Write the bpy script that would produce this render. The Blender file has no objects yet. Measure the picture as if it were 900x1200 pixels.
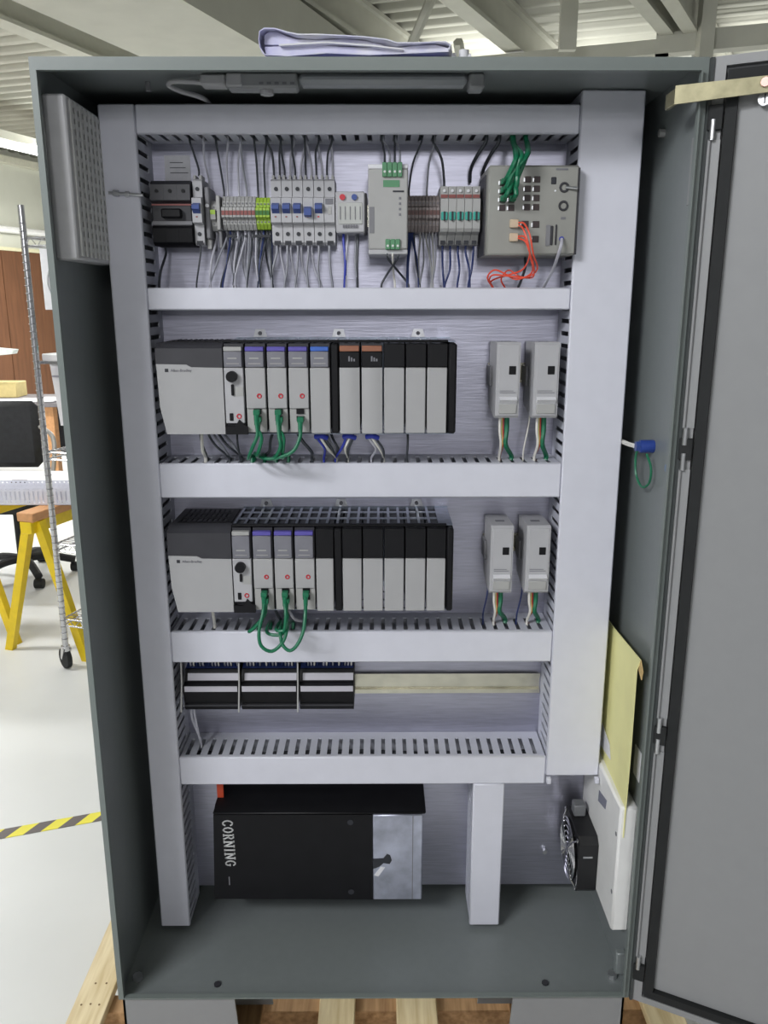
import bpy, bmesh, math, random
from mathutils import Vector, Matrix
random.seed(7)
S = bpy.context.scene
COL = S.collection
ZB = 0.45                      # the cabinet's bottom stands this high over the shop floor; all numbers below are metres
                               # from the middle of the cabinet's bottom front edge (X right, Y into the cabinet, Z up)
R = math.radians

# ------------------------------------------------------------------ camera
cam_d = bpy.data.cameras.new('camera'); cam = bpy.data.objects.new('camera', cam_d); COL.objects.link(cam)
cam_d.sensor_fit = 'HORIZONTAL'; cam_d.sensor_width = 36.0; cam_d.lens = 967.98 / 900 * 36.0
cam_d.clip_start = 0.05; cam_d.clip_end = 100
rgt = Vector((0.999988, -0.004794, -0.000687)); dwn = Vector((-0.00184, -0.244835, -0.969563)); fwd = Vector((0.00448, 0.969553, -0.244841))
m = Matrix((rgt, -dwn, -fwd)).transposed().to_4x4()
m.translation = Vector((0.01315, -1.22318, 1.20923 + ZB))
cam.matrix_world = m
S.camera = cam

# ------------------------------------------------------------------ exposure, world, big lamps
S.view_settings.view_transform = 'Standard'; S.view_settings.look = 'None'
S.view_settings.gamma = 1.0; S.view_settings.use_curve_mapping = False
S.view_settings.exposure = 0.0
W = bpy.data.worlds.new('hall_light'); S.world = W; W.use_nodes = True
W.node_tree.nodes['Background'].inputs[0].default_value = (0.93, 0.96, 1.0, 1)
W.node_tree.nodes['Background'].inputs[1].default_value = 0.25

def area(name, loc, target, sx, sy, power, color=(1, 1, 1)):
    d = bpy.data.lights.new(name, 'AREA'); d.shape = 'RECTANGLE'; d.size = sx; d.size_y = sy; d.energy = power; d.color = color
    o = bpy.data.objects.new(name, d); COL.objects.link(o)
    o.location = Vector(loc) + Vector((0, 0, ZB))
    o.rotation_euler = (Vector(target) - Vector(loc)).to_track_quat('-Z', 'Y').to_euler()
    return o
KEY = (-3.45, -4.5, 3.0)
area('key_fixture_light', KEY, (0, 0.15, 0.75), 1.3, 0.5, 40, (0.96, 0.97, 1.0))
area('near_fixture_light', (-1.95, -2.35, 2.75), (0, 0.15, 0.55), 1.3, 0.4, 70, (0.96, 0.97, 1.0))
area('rear_fixture_light', (0.6, -9.0, 3.0), (0.2, 0.1, 0.8), 1.3, 0.5, 54, (0.97, 0.97, 1.0))
area('rear_fixture_light', (0.3, -15.0, 3.0), (0.1, 0.1, 1.2), 1.6, 0.6, 98, (0.97, 0.97, 1.0))
# added unseen lamps that brighten wall and ceiling, each with a twin shining up
HALL = ((0.9, 6.8, 2.72, 62), (-2.4, 9.6, 2.72, 330), (3.6, 6.4, 2.72, 45), (-4.6, 5.2, 2.95, 170), (-3.0, 2.2, 2.95, 98))
area('visible_strip_light', (-4.20, 9.03, 2.95), (-6.2, 10.4, 0.9), 3.4, 0.25, 70, (1.0, 0.995, 0.975))
for hx, hy, hz_, pw in HALL:
    area('hall_fill_light', (hx, hy, hz_), (hx, hy + .001, -0.45), 2.2, 0.3, pw, (1.0, 0.995, 0.975))
    area('hall_fill_uplight', (hx, hy, hz_ + .12), (hx, hy + .001, 4.0), 2.2, 0.3, pw * .42, (1.0, 0.995, 0.975))

# ------------------------------------------------------------------ materials (all procedural)
def lin(c): c /= 255.0; return c / 12.92 if c <= 0.04045 else ((c + 0.055) / 1.055) ** 2.4
MATS = {}
def mat(name, rgb, rough=0.5, metal=0.0, var=0.06, scale=30.0, bump=0.0, stretch=None, emit=0.0, rgb2=None, alpha=1.0):
    if name in MATS: return MATS[name]
    M = bpy.data.materials.new(name); M.use_nodes = True; n = M.node_tree.nodes; l = M.node_tree.links
    b = n['Principled BSDF']; c = [lin(x) for x in rgb]
    tc = n.new('ShaderNodeTexCoord'); mp = n.new('ShaderNodeMapping'); nz = n.new('ShaderNodeTexNoise')
    l.new(tc.outputs['Object'], mp.inputs[0]); l.new(mp.outputs[0], nz.inputs[0])
    nz.inputs['Scale'].default_value = scale; nz.inputs['Detail'].default_value = 4
    if stretch: mp.inputs['Scale'].default_value = stretch
    rp = n.new('ShaderNodeValToRGB'); l.new(nz.outputs[0], rp.inputs[0])
    rp.color_ramp.elements[0].position = 0.3; rp.color_ramp.elements[1].position = 0.7
    c2 = [lin(x) for x in rgb2] if rgb2 else None
    rp.color_ramp.elements[0].color = (*[x * (1 - var) for x in c], 1)
    rp.color_ramp.elements[1].color = (*(c2 or [min(1, x * (1 + var)) for x in c]), 1)
    l.new(rp.outputs[0], b.inputs['Base Color'])
    b.inputs['Roughness'].default_value = rough; b.inputs['Metallic'].default_value = metal
    if bump:
        bp = n.new('ShaderNodeBump'); bp.inputs['Strength'].default_value = bump; bp.inputs['Distance'].default_value = 0.002
        l.new(nz.outputs[0], bp.inputs['Height']); l.new(bp.outputs[0], b.inputs['Normal'])
    if emit:
        l.new(rp.outputs[0], b.inputs['Emission Color']); b.inputs['Emission Strength'].default_value = emit
    if alpha < 1: b.inputs['Alpha'].default_value = alpha
    MATS[name] = M; return M

PAINT = mat('grey_cabinet_paint', (124, 130, 130), 0.36, var=0.02, scale=60, bump=0.02)
PAINT_DOOR = mat('grey_door_paint', (147, 148, 149), 0.5, var=0.015, scale=40, bump=0.015)
PVC = mat('white_duct_plastic', (217, 218, 228), 0.45, var=0.02)
PVC_IN = mat('duct_base_plastic', (205, 207, 218), 0.5, var=0.03)
PLATE = mat('brushed_plate', (180, 180, 194), 0.38, 0.94, var=0.10, scale=18, bump=0.12, stretch=(1.2, 10, 22))
GALV = mat('galvanised_steel', (208, 205, 188), 0.24, 0.95, var=0.10, scale=40)
ZINC = mat('bright_zinc', (205, 206, 208), 0.3, 0.9, var=0.1)
CHROME = mat('chrome_wire', (225, 225, 228), 0.15, 1.0)
BRASS = mat('dull_brass_bar', (178, 172, 140), 0.38, 0.8, var=0.2, scale=50)
BLACK = mat('black_plastic', (19, 19, 22), 0.5, var=0.15)
BLACK.node_tree.nodes['Principled BSDF'].inputs['Specular IOR Level'].default_value = 0.25
CHAR = mat('charcoal_plastic', (52, 52, 57), 0.5, var=0.1)
RUBBER = mat('black_gasket_rubber', (28, 30, 31), 0.75, var=0.15)
DEVW = mat('pale_grey_plastic', (180, 180, 183), 0.5, var=0.03)
DEVG = mat('warm_grey_plastic', (170, 170, 168), 0.5, var=0.04)
DEVD = mat('mid_grey_plastic', (126, 126, 130), 0.5, var=0.06)
SWBODY = mat('switch_grey_metal', (150, 150, 144), 0.45, 0.1, var=0.04)
DOORW = mat('module_door_plastic', (170, 170, 171), 0.48, var=0.02)
DISP = mat('grey_display_strip', (122, 122, 130), 0.35, var=0.08)
PURPLE = mat('purple_band', (92, 84, 168), 0.5)
BLUEB = mat('blue_band', (62, 104, 190), 0.5)
ORANGEB = mat('rust_orange_band', (150, 98, 74), 0.5)
BLUET = mat('blue_toggle', (52, 76, 142), 0.4)
TEAL = mat('teal_lever', (40, 158, 142), 0.4)
RED = mat('red_plastic', (196, 50, 62), 0.45)
REDBR = mat('red_brown_plastic', (140, 78, 74), 0.5, var=0.1)
YGREEN = mat('yellow_green_plastic', (160, 194, 66), 0.5, var=0.06)
GREENP = mat('green_connector', (86, 140, 102), 0.5)
GREENC = mat('green_cable', (22, 112, 78), 0.4)
ORANGEC = mat('orange_fibre_cable', (236, 86, 62), 0.4)
W_DARK = mat('dark_grey_wire', (62, 66, 72), 0.5)
W_GREY = mat('grey_wire', (150, 152, 160), 0.5)
W_LIGHT = mat('pale_grey_wire', (188, 188, 198), 0.5)
W_NAVY = mat('navy_wire', (40, 54, 104), 0.5)
W_BLUE = mat('blue_wire', (48, 62, 170), 0.5)
W_WHITE = mat('white_wire', (226, 224, 216), 0.5)
W_RED = mat('red_wire', (200, 60, 56), 0.5)
W_YEL = mat('yellow_wire', (220, 200, 120), 0.5)
STICK = mat('silver_label', (236, 236, 240), 0.4, var=0.06, scale=90)
INK = mat('dark_ink', (44, 46, 52), 0.6)
INKG = mat('grey_ink', (120, 120, 126), 0.6)
WHITEINK = mat('white_ink', (214, 214, 214), 0.6)
ENV = mat('yellow_envelope_paper', (243, 239, 172), 0.75, var=0.05, scale=12, bump=0.15)
PAPER = mat('white_paper', (226, 226, 230), 0.7, var=0.03)
BAG = mat('lavender_plastic_film', (214, 213, 252), 0.3, var=0.10, scale=22, rgb2=(248, 248, 255))
for q_, w_ in (('Transmission Weight', 0.15), ('Roughness', 0.55)): BAG.node_tree.nodes['Principled BSDF'].inputs[q_].default_value = w_
FANB = mat('fan_black', (24, 24, 26), 0.4)
IVORY = mat('ivory_filter_plastic', (238, 238, 236), 0.5, var=0.03)
ALU = mat('scuffed_aluminium', (186, 190, 206), 0.42, 0.7, var=0.22, scale=26, bump=0.1)
FLOORM = mat('pale_epoxy_floor', (217, 219, 219), 0.4, var=0.05, scale=1.6)
WALLM = mat('cream_wall_paint', (200, 201, 188), 0.7, var=0.03, scale=3)
CEILM = mat('painted_deck', (170, 170, 158), 0.7, var=0.05, scale=3)
BEAMM = mat('painted_steel', (182, 182, 170), 0.6, var=0.05, scale=5)
TUBE = mat('lit_tube', (250, 250, 255), 0.5, emit=3.0)
PINE = mat('pale_pine', (226, 202, 152), 0.65, var=0.16, scale=9, bump=0.15, stretch=(9, 0.7, 9), rgb2=(238, 222, 184))
PINE2 = mat('brown_pine', (170, 128, 84), 0.7, var=0.22, scale=9, bump=0.15, stretch=(9, 0.7, 9), rgb2=(196, 156, 112))
KNOT = mat('nail_brown', (120, 92, 58), 0.7)
WOODP = mat('brown_wood_panel', (104, 70, 48), 0.55, var=0.2, scale=3, stretch=(6, 6, 0.6))
YELS = mat('yellow_steel', (232, 200, 26), 0.45, var=0.05)
TAN = mat('tan_lumber', (206, 152, 104), 0.65, var=0.1, scale=8, stretch=(6, 1, 6))
CHAIRM = mat('black_fabric', (40, 41, 44), 0.8, var=0.2)
STEELR = mat('rack_chrome', (206, 206, 208), 0.25, 0.9, var=0.1)
TUBM = mat('white_tub_plastic', (222, 220, 222), 0.45, var=0.03)
AQUA = mat('aqua_plastic', (70, 178, 176), 0.5)
CLEAR = mat('vented_steel', (150, 158, 172), 0.3, 0.8, var=0.2, scale=60)

# ------------------------------------------------------------------ mesh builder
class MB:
    def __init__(s): s.v = []; s.f = []
    def add(s, vs, fs):
        o = len(s.v); s.v += [tuple(p) for p in vs]; s.f += [tuple(i + o for i in q) for q in fs]; return s
    def box(s, x0, x1, y0, y1, z0, z1, c=0.0, M=None):
        if x0 > x1: x0, x1 = x1, x0
        if y0 > y1: y0, y1 = y1, y0
        if z0 > z1: z0, z1 = z1, z0
        lo = (x0, y0, z0); hi = (x1, y1, z1)
        c = min(c, (x1 - x0) * .45, (y1 - y0) * .45, (z1 - z0) * .45)
        if c <= 0:
            vs = [(x, y, z) for x in (x0, x1) for y in (y0, y1) for z in (z0, z1)]
            fs = [(0, 1, 3, 2), (4, 6, 7, 5), (0, 4, 5, 1), (2, 3, 7, 6), (0, 2, 6, 4), (1, 5, 7, 3)]
        else:
            vs = []; ix = {}
            for a in range(8):
                sg = [(a >> k) & 1 for k in range(3)]
                for ax in range(3):
                    p = []
                    for k in range(3):
                        e = hi[k] if sg[k] else lo[k]
                        if k != ax: e += -c if sg[k] else c
                        p.append(e)
                    ix[(tuple(sg), ax)] = len(vs); vs.append(tuple(p))
            fs = []
            for ax in range(3):
                b, d = [k for k in range(3) if k != ax]
                for sa in (0, 1):
                    q = []
                    for (u, w) in ((0, 0), (1, 0), (1, 1), (0, 1)):
                        sg = [0, 0, 0]; sg[ax] = sa; sg[b] = u; sg[d] = w; q.append(ix[(tuple(sg), ax)])
                    fs.append(tuple(q))
                for u in (0, 1):
                    for w in (0, 1):
                        def g(t, face):
                            sg = [0, 0, 0]; sg[ax] = t; sg[b] = u; sg[d] = w; return ix[(tuple(sg), face)]
                        fs.append((g(0, b), g(1, b), g(1, d), g(0, d)))
            for a in range(8):
                sg = tuple((a >> k) & 1 for k in range(3)); fs.append((ix[(sg, 0)], ix[(sg, 1)], ix[(sg, 2)]))
        if M: vs = [M @ Vector(p) for p in vs]
        return s.add(vs, fs)
    def cyl(s, p0, p1, r0, r1=None, n=12):
        p0 = Vector(p0); p1 = Vector(p1); r1 = r0 if r1 is None else r1
        t = (p1 - p0).normalized(); a = t.orthogonal().normalized(); b = t.cross(a)
        vs = []
        for p, r in ((p0, r0), (p1, r1)):
            for k in range(n):
                an = 2 * math.pi * k / n; vs.append(p + a * (r * math.cos(an)) + b * (r * math.sin(an)))
        fs = [(k, (k + 1) % n, n + (k + 1) % n, n + k) for k in range(n)] + [tuple(range(n)), tuple(range(n, 2 * n))]
        return s.add(vs, fs)
    def tube(s, pts, r, n=6, k=4, smooth=True):
        P = [Vector(p) for p in pts]
        if smooth and len(P) > 2:
            Q = [P[0] * 2 - P[1]] + P + [P[-1] * 2 - P[-2]]; out = []
            for i in range(1, len(Q) - 2):
                for j in range(k):
                    t = j / k; a, b, c, d = Q[i - 1], Q[i], Q[i + 1], Q[i + 2]
                    out.append(0.5 * (2 * b + (c - a) * t + (2 * a - 5 * b + 4 * c - d) * t * t + (3 * b - a - 3 * c + d) * t ** 3))
            P = out + [P[-1]]
        vs = []; fs = []; nrm = None
        for i, p in enumerate(P):
            t = (P[min(i + 1, len(P) - 1)] - P[max(i - 1, 0)]).normalized()
            nrm = t.orthogonal().normalized() if nrm is None else (nrm - t * nrm.dot(t)).normalized()
            b = t.cross(nrm)
            for q in range(n):
                an = 2 * math.pi * q / n; vs.append(p + nrm * (r * math.cos(an)) + b * (r * math.sin(an)))
        for i in range(len(P) - 1):
            for q in range(n): fs.append((i * n + q, i * n + (q + 1) % n, (i + 1) * n + (q + 1) % n, (i + 1) * n + q))
        fs += [tuple(range(n)), tuple(range((len(P) - 1) * n, len(P) * n))]
        return s.add(vs, fs)
    def prism(s, poly, axis, a0, a1):
        def mk(p, q, a): return {'x': (a, p, q), 'y': (p, a, q), 'z': (p, q, a)}[axis]
        n = len(poly); vs = [mk(p, q, a0) for p, q in poly] + [mk(p, q, a1) for p, q in poly]
        fs = [(k, (k + 1) % n, n + (k + 1) % n, n + k) for k in range(n)] + [tuple(range(n)), tuple(range(n, 2 * n))]
        return s.add(vs, fs)
    def sheet(s, us, vs_, hole, f, t):
        # a plate with holes: us, vs_ grid lines, hole(i,j) -> bool, f(u,v,w) -> point, t thickness
        nu, nv = len(us), len(vs_)
        I = lambda i, j, w: (w * nu + i) * nv + j
        V = [f(u, v, w) for w in (0, t) for u in us for v in vs_]
        F = []; full = [[not hole(i, j) for j in range(nv - 1)] for i in range(nu - 1)]
        ok = lambda i, j: 0 <= i < nu - 1 and 0 <= j < nv - 1 and full[i][j]
        for i in range(nu - 1):
            for j in range(nv - 1):
                if not full[i][j]: continue
                F.append((I(i, j, 0), I(i, j + 1, 0), I(i + 1, j + 1, 0), I(i + 1, j, 0)))
                F.append((I(i, j, 1), I(i + 1, j, 1), I(i + 1, j + 1, 1), I(i, j + 1, 1)))
                for (di, dj, a, b) in ((-1, 0, (i, j), (i, j + 1)), (1, 0, (i + 1, j), (i + 1, j + 1)), (0, -1, (i, j), (i + 1, j)), (0, 1, (i, j + 1), (i + 1, j + 1))):
                    if not ok(i + di, j + dj): F.append((I(*a, 0), I(*b, 0), I(*b, 1), I(*a, 1)))
        return s.add(V, F)
    def ball(s, c, r, n=10, m_=6, sc=(1, 1, 1)):
        vs = []; fs = []
        for i in range(m_ + 1):
            th = math.pi * i / m_
            for k in range(n):
                an = 2 * math.pi * k / n
                vs.append((c[0] + r * sc[0] * math.sin(th) * math.cos(an), c[1] + r * sc[1] * math.sin(th) * math.sin(an), c[2] + r * sc[2] * math.cos(th)))
        for i in range(m_):
            for k in range(n): fs.append((i * n + k, i * n + (k + 1) % n, (i + 1) * n + (k + 1) % n, (i + 1) * n + k))
        return s.add(vs, fs)
    def ring(s, c, ax, Rr, r, n=28, k=6):
        c = Vector(c); ax = Vector(ax).normalized(); a = ax.orthogonal().normalized(); b = ax.cross(a); vs = []; fs = []
        for i in range(n):
            t = 2 * math.pi * i / n; d = a * math.cos(t) + b * math.sin(t)
            for j in range(k):
                q = 2 * math.pi * j / k; vs.append(c + d * (Rr + r * math.cos(q)) + ax * (r * math.sin(q)))
        for i in range(n):
            for j in range(k): fs.append((i * k + j, i * k + (j + 1) % k, ((i + 1) % n) * k + (j + 1) % k, ((i + 1) % n) * k + j))
        return s.add(vs, fs)
    def xf(s, M): s.v = [tuple(M @ Vector(p)) for p in s.v]; return s

ORIG = {}
def link_mesh(name, mb, mt, org):
    me = bpy.data.meshes.new(name)
    me.from_pydata([(p[0] - org[0], p[1] - org[1], p[2] - org[2]) for p in mb.v], [], mb.f)
    bm = bmesh.new(); bm.from_mesh(me); bmesh.ops.remove_doubles(bm, verts=bm.verts, dist=1e-6)
    bmesh.ops.recalc_face_normals(bm, faces=bm.faces); bm.to_mesh(me); bm.free()
    me.shade_smooth(); me.set_sharp_from_angle(angle=R(38))
    me.materials.append(mt)
    o = bpy.data.objects.new(name, me); COL.objects.link(o); return o
def tag(o, label, cat, group=None):
    if label: o['label'] = label
    if cat: o['category'] = cat
    if group: o['group'] = group
    return o
def thing(name, label, cat, loc, group=None):
    o = bpy.data.objects.new(name, None); COL.objects.link(o); o.empty_display_size = 0.02
    o.location = (loc[0], loc[1], loc[2] + ZB); ORIG[o.name] = tuple(loc)
    return tag(o, label, cat, group)
def part(name, mb, mt, parent, label=None, kind=None):
    org = ORIG[parent.name]
    o = link_mesh(name, mb, mt, org); o.parent = parent; ORIG[o.name] = org
    if label: o['label'] = label
    if kind: o['kind'] = kind
    return o
def solo(name, mb, mt, label, cat, group=None, kind=None):
    xs, ys, zs = zip(*mb.v)
    org = ((min(xs) + max(xs)) / 2, (min(ys) + max(ys)) / 2, min(zs))
    o = link_mesh(name, mb, mt, org); o.location = (org[0], org[1], org[2] + ZB); ORIG[o.name] = org
    if kind: o['kind'] = kind
    return tag(o, label, cat, group)
def dup(root, dx, label=None, group=None):
    def cp(o, par):
        c = o.copy(); COL.objects.link(c)
        if par: c.parent = par
        for ch in list(o.children): cp(ch, c)
        return c
    c = cp(root, None); d = Vector(dx); c.location = root.location + d
    ORIG[c.name] = tuple(Vector(ORIG[root.name]) + d)
    if label: c['label'] = label
    if group: c['group'] = group
    return c
def text(name, s, mt, parent, loc, rot, size, ext=0.0003):
    cu = bpy.data.curves.new(name, 'FONT'); cu.body = s; cu.size = size; cu.extrude = ext; cu.align_x = 'LEFT'; cu.materials.append(mt)
    t = bpy.data.objects.new(name, cu); COL.objects.link(t)
    dg = bpy.context.evaluated_depsgraph_get(); me = bpy.data.meshes.new_from_object(t.evaluated_get(dg))
    o = bpy.data.objects.new(name, me); COL.objects.link(o); bpy.data.objects.remove(t)
    org = ORIG[parent.name]; o.parent = parent; o.location = (loc[0] - org[0], loc[1] - org[1], loc[2] - org[2]); o.rotation_euler = rot
    ORIG[o.name] = org; return o
ORD = ['first', 'second', 'third', 'fourth', 'fifth', 'sixth', 'seventh', 'eighth', 'ninth', 'tenth', 'eleventh', 'twelfth', 'thirteenth', 'fourteenth']

# ================================================================== THE ROOM
AX = Vector((0.31, 0.951, 0)).normalized(); BX = Vector((AX.y, -AX.x, 0))   # the building stands turned against the cabinet
ROT = Matrix.Rotation(math.atan2(AX.y, AX.x) - math.pi / 2, 4, 'Z')
def struct(name, mb, mt): o = solo(name, mb, mt, None, None); o['kind'] = 'structure'; return o
fl = MB().box(-14, 14, -9, 19, -0.55, -ZB); struct('floor', fl, FLOORM)
def ab(a, b, z): p = AX * a + BX * b; return (p.x, p.y, z)
wall_pt = Vector((-5.45, 12.25, 0)); wb = wall_pt.dot(BX)
def abox(mb, a0, a1, b0, b1, z0, z1):
    vs = [ab(a, b, z) for a in (a0, a1) for b in (b0, b1) for z in (z0, z1)]
    return mb.add(vs, [(0, 1, 3, 2), (4, 6, 7, 5), (0, 4, 5, 1), (2, 3, 7, 6), (0, 2, 6, 4), (1, 5, 7, 3)])
struct('wall_left', abox(MB(), -8, 19, wb - 0.2, wb, -ZB, 3.6), WALLM)
struct('wall_back', abox(MB(), 18.8, 19, wb, 9, -ZB, 3.6), WALLM)
# brown boards below the cream wall: four wide panels with joints
wp = thing('wall_panelling', 'brown wood panelling along the foot of the cream left wall', 'panelling', ab(8, wb + 0.03, -ZB))
a0 = 2.0
for k in range(8):
    part('panel', abox(MB(), a0 + k * 1.22, a0 + k * 1.22 + 1.205, wb + 0.001, wb + 0.045, -ZB, 1.98), WOODP, wp)
part('cap_rail', abox(MB(), 2.0, 11.8, wb + 0.001, wb + 0.06, 1.98, 2.03), mat('cream_rail', (214, 210, 176), 0.6), wp)
cd = MB().tube([ab(2, wb + 0.08, 2.28), ab(13, wb + 0.08, 2.28)], 0.05, n=8, smooth=False)
for k in range(6): cd.add(*(lambda q: (q.v, q.f))(abox(MB(), 2.5 + 2 * k, 2.54 + 2 * k, wb, wb + 0.09, 2.21, 2.35)))
solo('wall_conduit', cd, mat('white_conduit', (232, 232, 230), 0.4), 'white horizontal pipe along the left wall above the brown panelling', 'pipe')
struct('trim_1', abox(MB(), 2, 18.8, wb, wb + 0.1, 3.22, 3.32), mat('cream_trim', (206, 204, 186), 0.6))
# corrugated ceiling deck
prof = []; b = -9.0
while b < 22: prof += [(b, 3.45), (b + 0.09, 3.45), (b + 0.115, 3.40), (b + 0.205, 3.40)]; b += 0.23
top = [(p[0], 3.50) for p in reversed((prof[0], prof[-1]))]
ceil_mb = MB(); poly = prof + top
vs = [ab(p, q, z) for q in (wb - 0.2, 13) for p, z in prof]; n = len(prof)
fs = [(k, k + 1, n + k + 1, n + k) for k in range(n - 1)]
ceil_mb.add(vs, fs); o_ceil = struct('ceiling', ceil_mb, CEILM)
sm = o_ceil.modifiers.new('thick', 'SOLIDIFY'); sm.thickness = 0.02; sm.offset = 1
# steelwork under the deck
def beam(name, p0, p1, w, h, label, ext=2.5, ibeam=True):
    p0 = Vector(p0); p1 = Vector(p1); t = (p1 - p0).normalized(); p0 = p0 - t * ext; p1 = p1 + t * ext
    s_ = t.cross(Vector((0, 0, 1))).normalized(); mb = MB()
    def seg(wa, z0, z1):
        mb.add([p + s_ * (sx * wa / 2) + Vector((0, 0, z)) for p in (p0, p1) for sx in (-1, 1) for z in (z0, z1)],
               [(0, 1, 3, 2), (4, 6, 7, 5), (0, 4, 5, 1), (2, 3, 7, 6), (0, 2, 6, 4), (1, 5, 7, 3)])
    if ibeam:
        poly = [(-w / 2, 0), (w / 2, 0), (w / 2, .03), (.02, .03), (.02, h - .03), (w / 2, h - .03), (w / 2, h), (-w / 2, h), (-w / 2, h - .03), (-.02, h - .03), (-.02, .03), (-w / 2, .03)]
        nn = len(poly); V = [p + s_ * a + Vector((0, 0, z)) for p in (p0, p1) for a, z in poly]
        mb.add(V, [(k, (k + 1) % nn, nn + (k + 1) % nn, nn + k) for k in range(nn)] + [tuple(range(nn)), tuple(range(nn, 2 * nn))])
    else: seg(w, 0, h)
    return solo(name, mb, BEAMM, label, 'beam')
beam('ceiling_beam', (-2.68, 5.32, 3.14), (-2.40, 6.08, 3.14), 0.16, 0.26, 'cream steel beam under the corrugated deck above the top left cabinet corner', 4)
beam('air_duct', (-1.10, 4.2, 2.68), (-0.72, 5.2, 2.68), 0.80, 0.40, 'wide smooth cream air duct under the ceiling behind the cabinet top', 3.5, False)
beam('ceiling_beam', (-0.50, 4.89, 3.12), (-0.14, 5.70, 3.12), 0.12, 0.28, 'cream steel beam right beside the wide smooth air duct', 3)
beam('ceiling_beam', (0.52, 4.88, 3.12), (1.06, 5.91, 3.12), 0.14, 0.28, 'cream steel beam rising above the right end of the purple plastic film', 3)
beam('ceiling_beam', (1.745, 4.88, 3.12), (2.46, 6.07, 3.12), 0.10, 0.24, 'left one of two steep cream beams above the yellow duct corner', 3)
beam('ceiling_beam', (1.95, 4.88, 3.12), (2.63, 6.07, 3.12), 0.10, 0.24, 'right one of two steep cream beams near the open door top', 3)
beam('cross_beam', (0.79, 6.03, 3.0), (2.02, 5.60, 3.0), 0.10, 0.10, 'thin cream cross beam running to the right above the cabinet', 0.15, False)
beam('cross_beam', (2.36, 5.50, 3.0), (2.80, 5.36, 3.0), 0.12, 0.14, 'short cream cross beam above the open door', 0.3, False)
solo('hanger_post', MB().box(2.32, 2.42, 5.35, 5.45, 2.6, 3.40), BEAMM, 'upright cream hanger beside the steep ceiling beams', 'hanger')
hb = MB().box(1.31, 1.43, 5.35, 5.41, 2.98, 3.40); solo('hanger_bracket', hb, BEAMM, 'small square cream bracket hanging under the deck', 'bracket')
solo('truss_brace', MB().tube([(0.46, 5.0, 3.40), (0.20, 5.25, 2.9)], 0.035, smooth=False), BEAMM, 'thin slanting brace left of the cream beam behind the film', 'brace')
solo('truss_brace', MB().tube([(0.60, 5.6, 3.10), (0.70, 5.95, 2.85)], 0.04, smooth=False), BEAMM, 'short pale brace rising from behind the white bolts', 'brace')
# fluorescent fixtures
def fixture(c, label, d=AX, ln=2.4):
    t = thing('strip_light', label, 'light', c, 'strip lights under the ceiling')
    d = Vector(d).normalized(); s_ = d.cross(Vector((0, 0, 1))); c = Vector(c)
    def bb(l0, w0, w1, z0, z1):
        return MB().add([c + d * (sx * l0) + s_ * w + Vector((0, 0, z)) for sx in (-1, 1) for w in (w0, w1) for z in (z0, z1)],
                        [(0, 1, 3, 2), (4, 6, 7, 5), (0, 4, 5, 1), (2, 3, 7, 6), (0, 2, 6, 4), (1, 5, 7, 3)])
    part('housing', bb(ln / 2, -.10, .10, .0, .09), BEAMM, t)
    for w in (-.06, .06): part('tube', MB().tube([c + d * (-ln / 2 + .05) + s_ * w - Vector((0, 0, .03)), c + d * (ln / 2 - .05) + s_ * w - Vector((0, 0, .03))], .03, n=8, smooth=False), TUBE, t)
    for e in (-.8, .8): part('hanger', MB().tube([c + d * e * ln / 2 + Vector((0, 0, .09)), c + d * e * ln / 2 + Vector((0, 0, 3.42 - c.z))], .01, smooth=False), BEAMM, t)
    return t
fixture((-4.30, 9.0, 3.02), 'lit fluorescent strip at the far left under the ceiling', AX, 3.6)

# ------------------------------------------------------------------ things on the shop floor, left of the cabinet
# hazard tape
tp = bpy.data.materials.new('hazard_stripes'); tp.use_nodes = True; N = tp.node_tree.nodes; L = tp.node_tree.links
tcn = N.new('ShaderNodeTexCoord'); sx = N.new('ShaderNodeSeparateXYZ'); L.new(tcn.outputs['Object'], sx.inputs[0])
def mth(op, a, b):
    q = N.new('ShaderNodeMath'); q.operation = op
    for i, x in enumerate((a, b)):
        if hasattr(x, 'links'): L.new(x, q.inputs[i])
        else: q.inputs[i].default_value = x
    return q.outputs[0]
ph = mth('FRACT', mth('DIVIDE', mth('ADD', sx.outputs[0], mth('MULTIPLY', sx.outputs[1], -0.9)), 0.105), 0)
gt = mth('GREATER_THAN', ph, 0.5); mxn = N.new('ShaderNodeMix'); mxn.data_type = 'RGBA'; L.new(gt, mxn.inputs[0])
mxn.inputs[6].default_value = (lin(236), lin(226), lin(60), 1); mxn.inputs[7].default_value = (lin(92), lin(84), lin(84), 1)
L.new(mxn.outputs[2], N['Principled BSDF'].inputs['Base Color']); N['Principled BSDF'].inputs['Roughness'].default_value = 0.5
d_t = Vector((0.95, 0.31, 0)).normalized(); s_t = Vector((-d_t.y, d_t.x, 0)); c0 = Vector((-1.075, 1.155, -ZB))
hz = MB(); hz.add([Vector((u, v, w)) for u in (-2.2, 2.2) for v in (-.026, .026) for w in (0.0005, .0015)], [(0, 1, 3, 2), (4, 6, 7, 5), (0, 4, 5, 1), (2, 3, 7, 6), (0, 2, 6, 4), (1, 5, 7, 3)])
ho = link_mesh('floor_tape', hz, tp, (0, 0, 0)); ho.location = (c0.x, c0.y, 0); ho.rotation_euler = (0, 0, math.atan2(d_t.y, d_t.x))
tag(ho, 'yellow and black striped tape stuck on the pale floor', 'floor tape')

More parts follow.
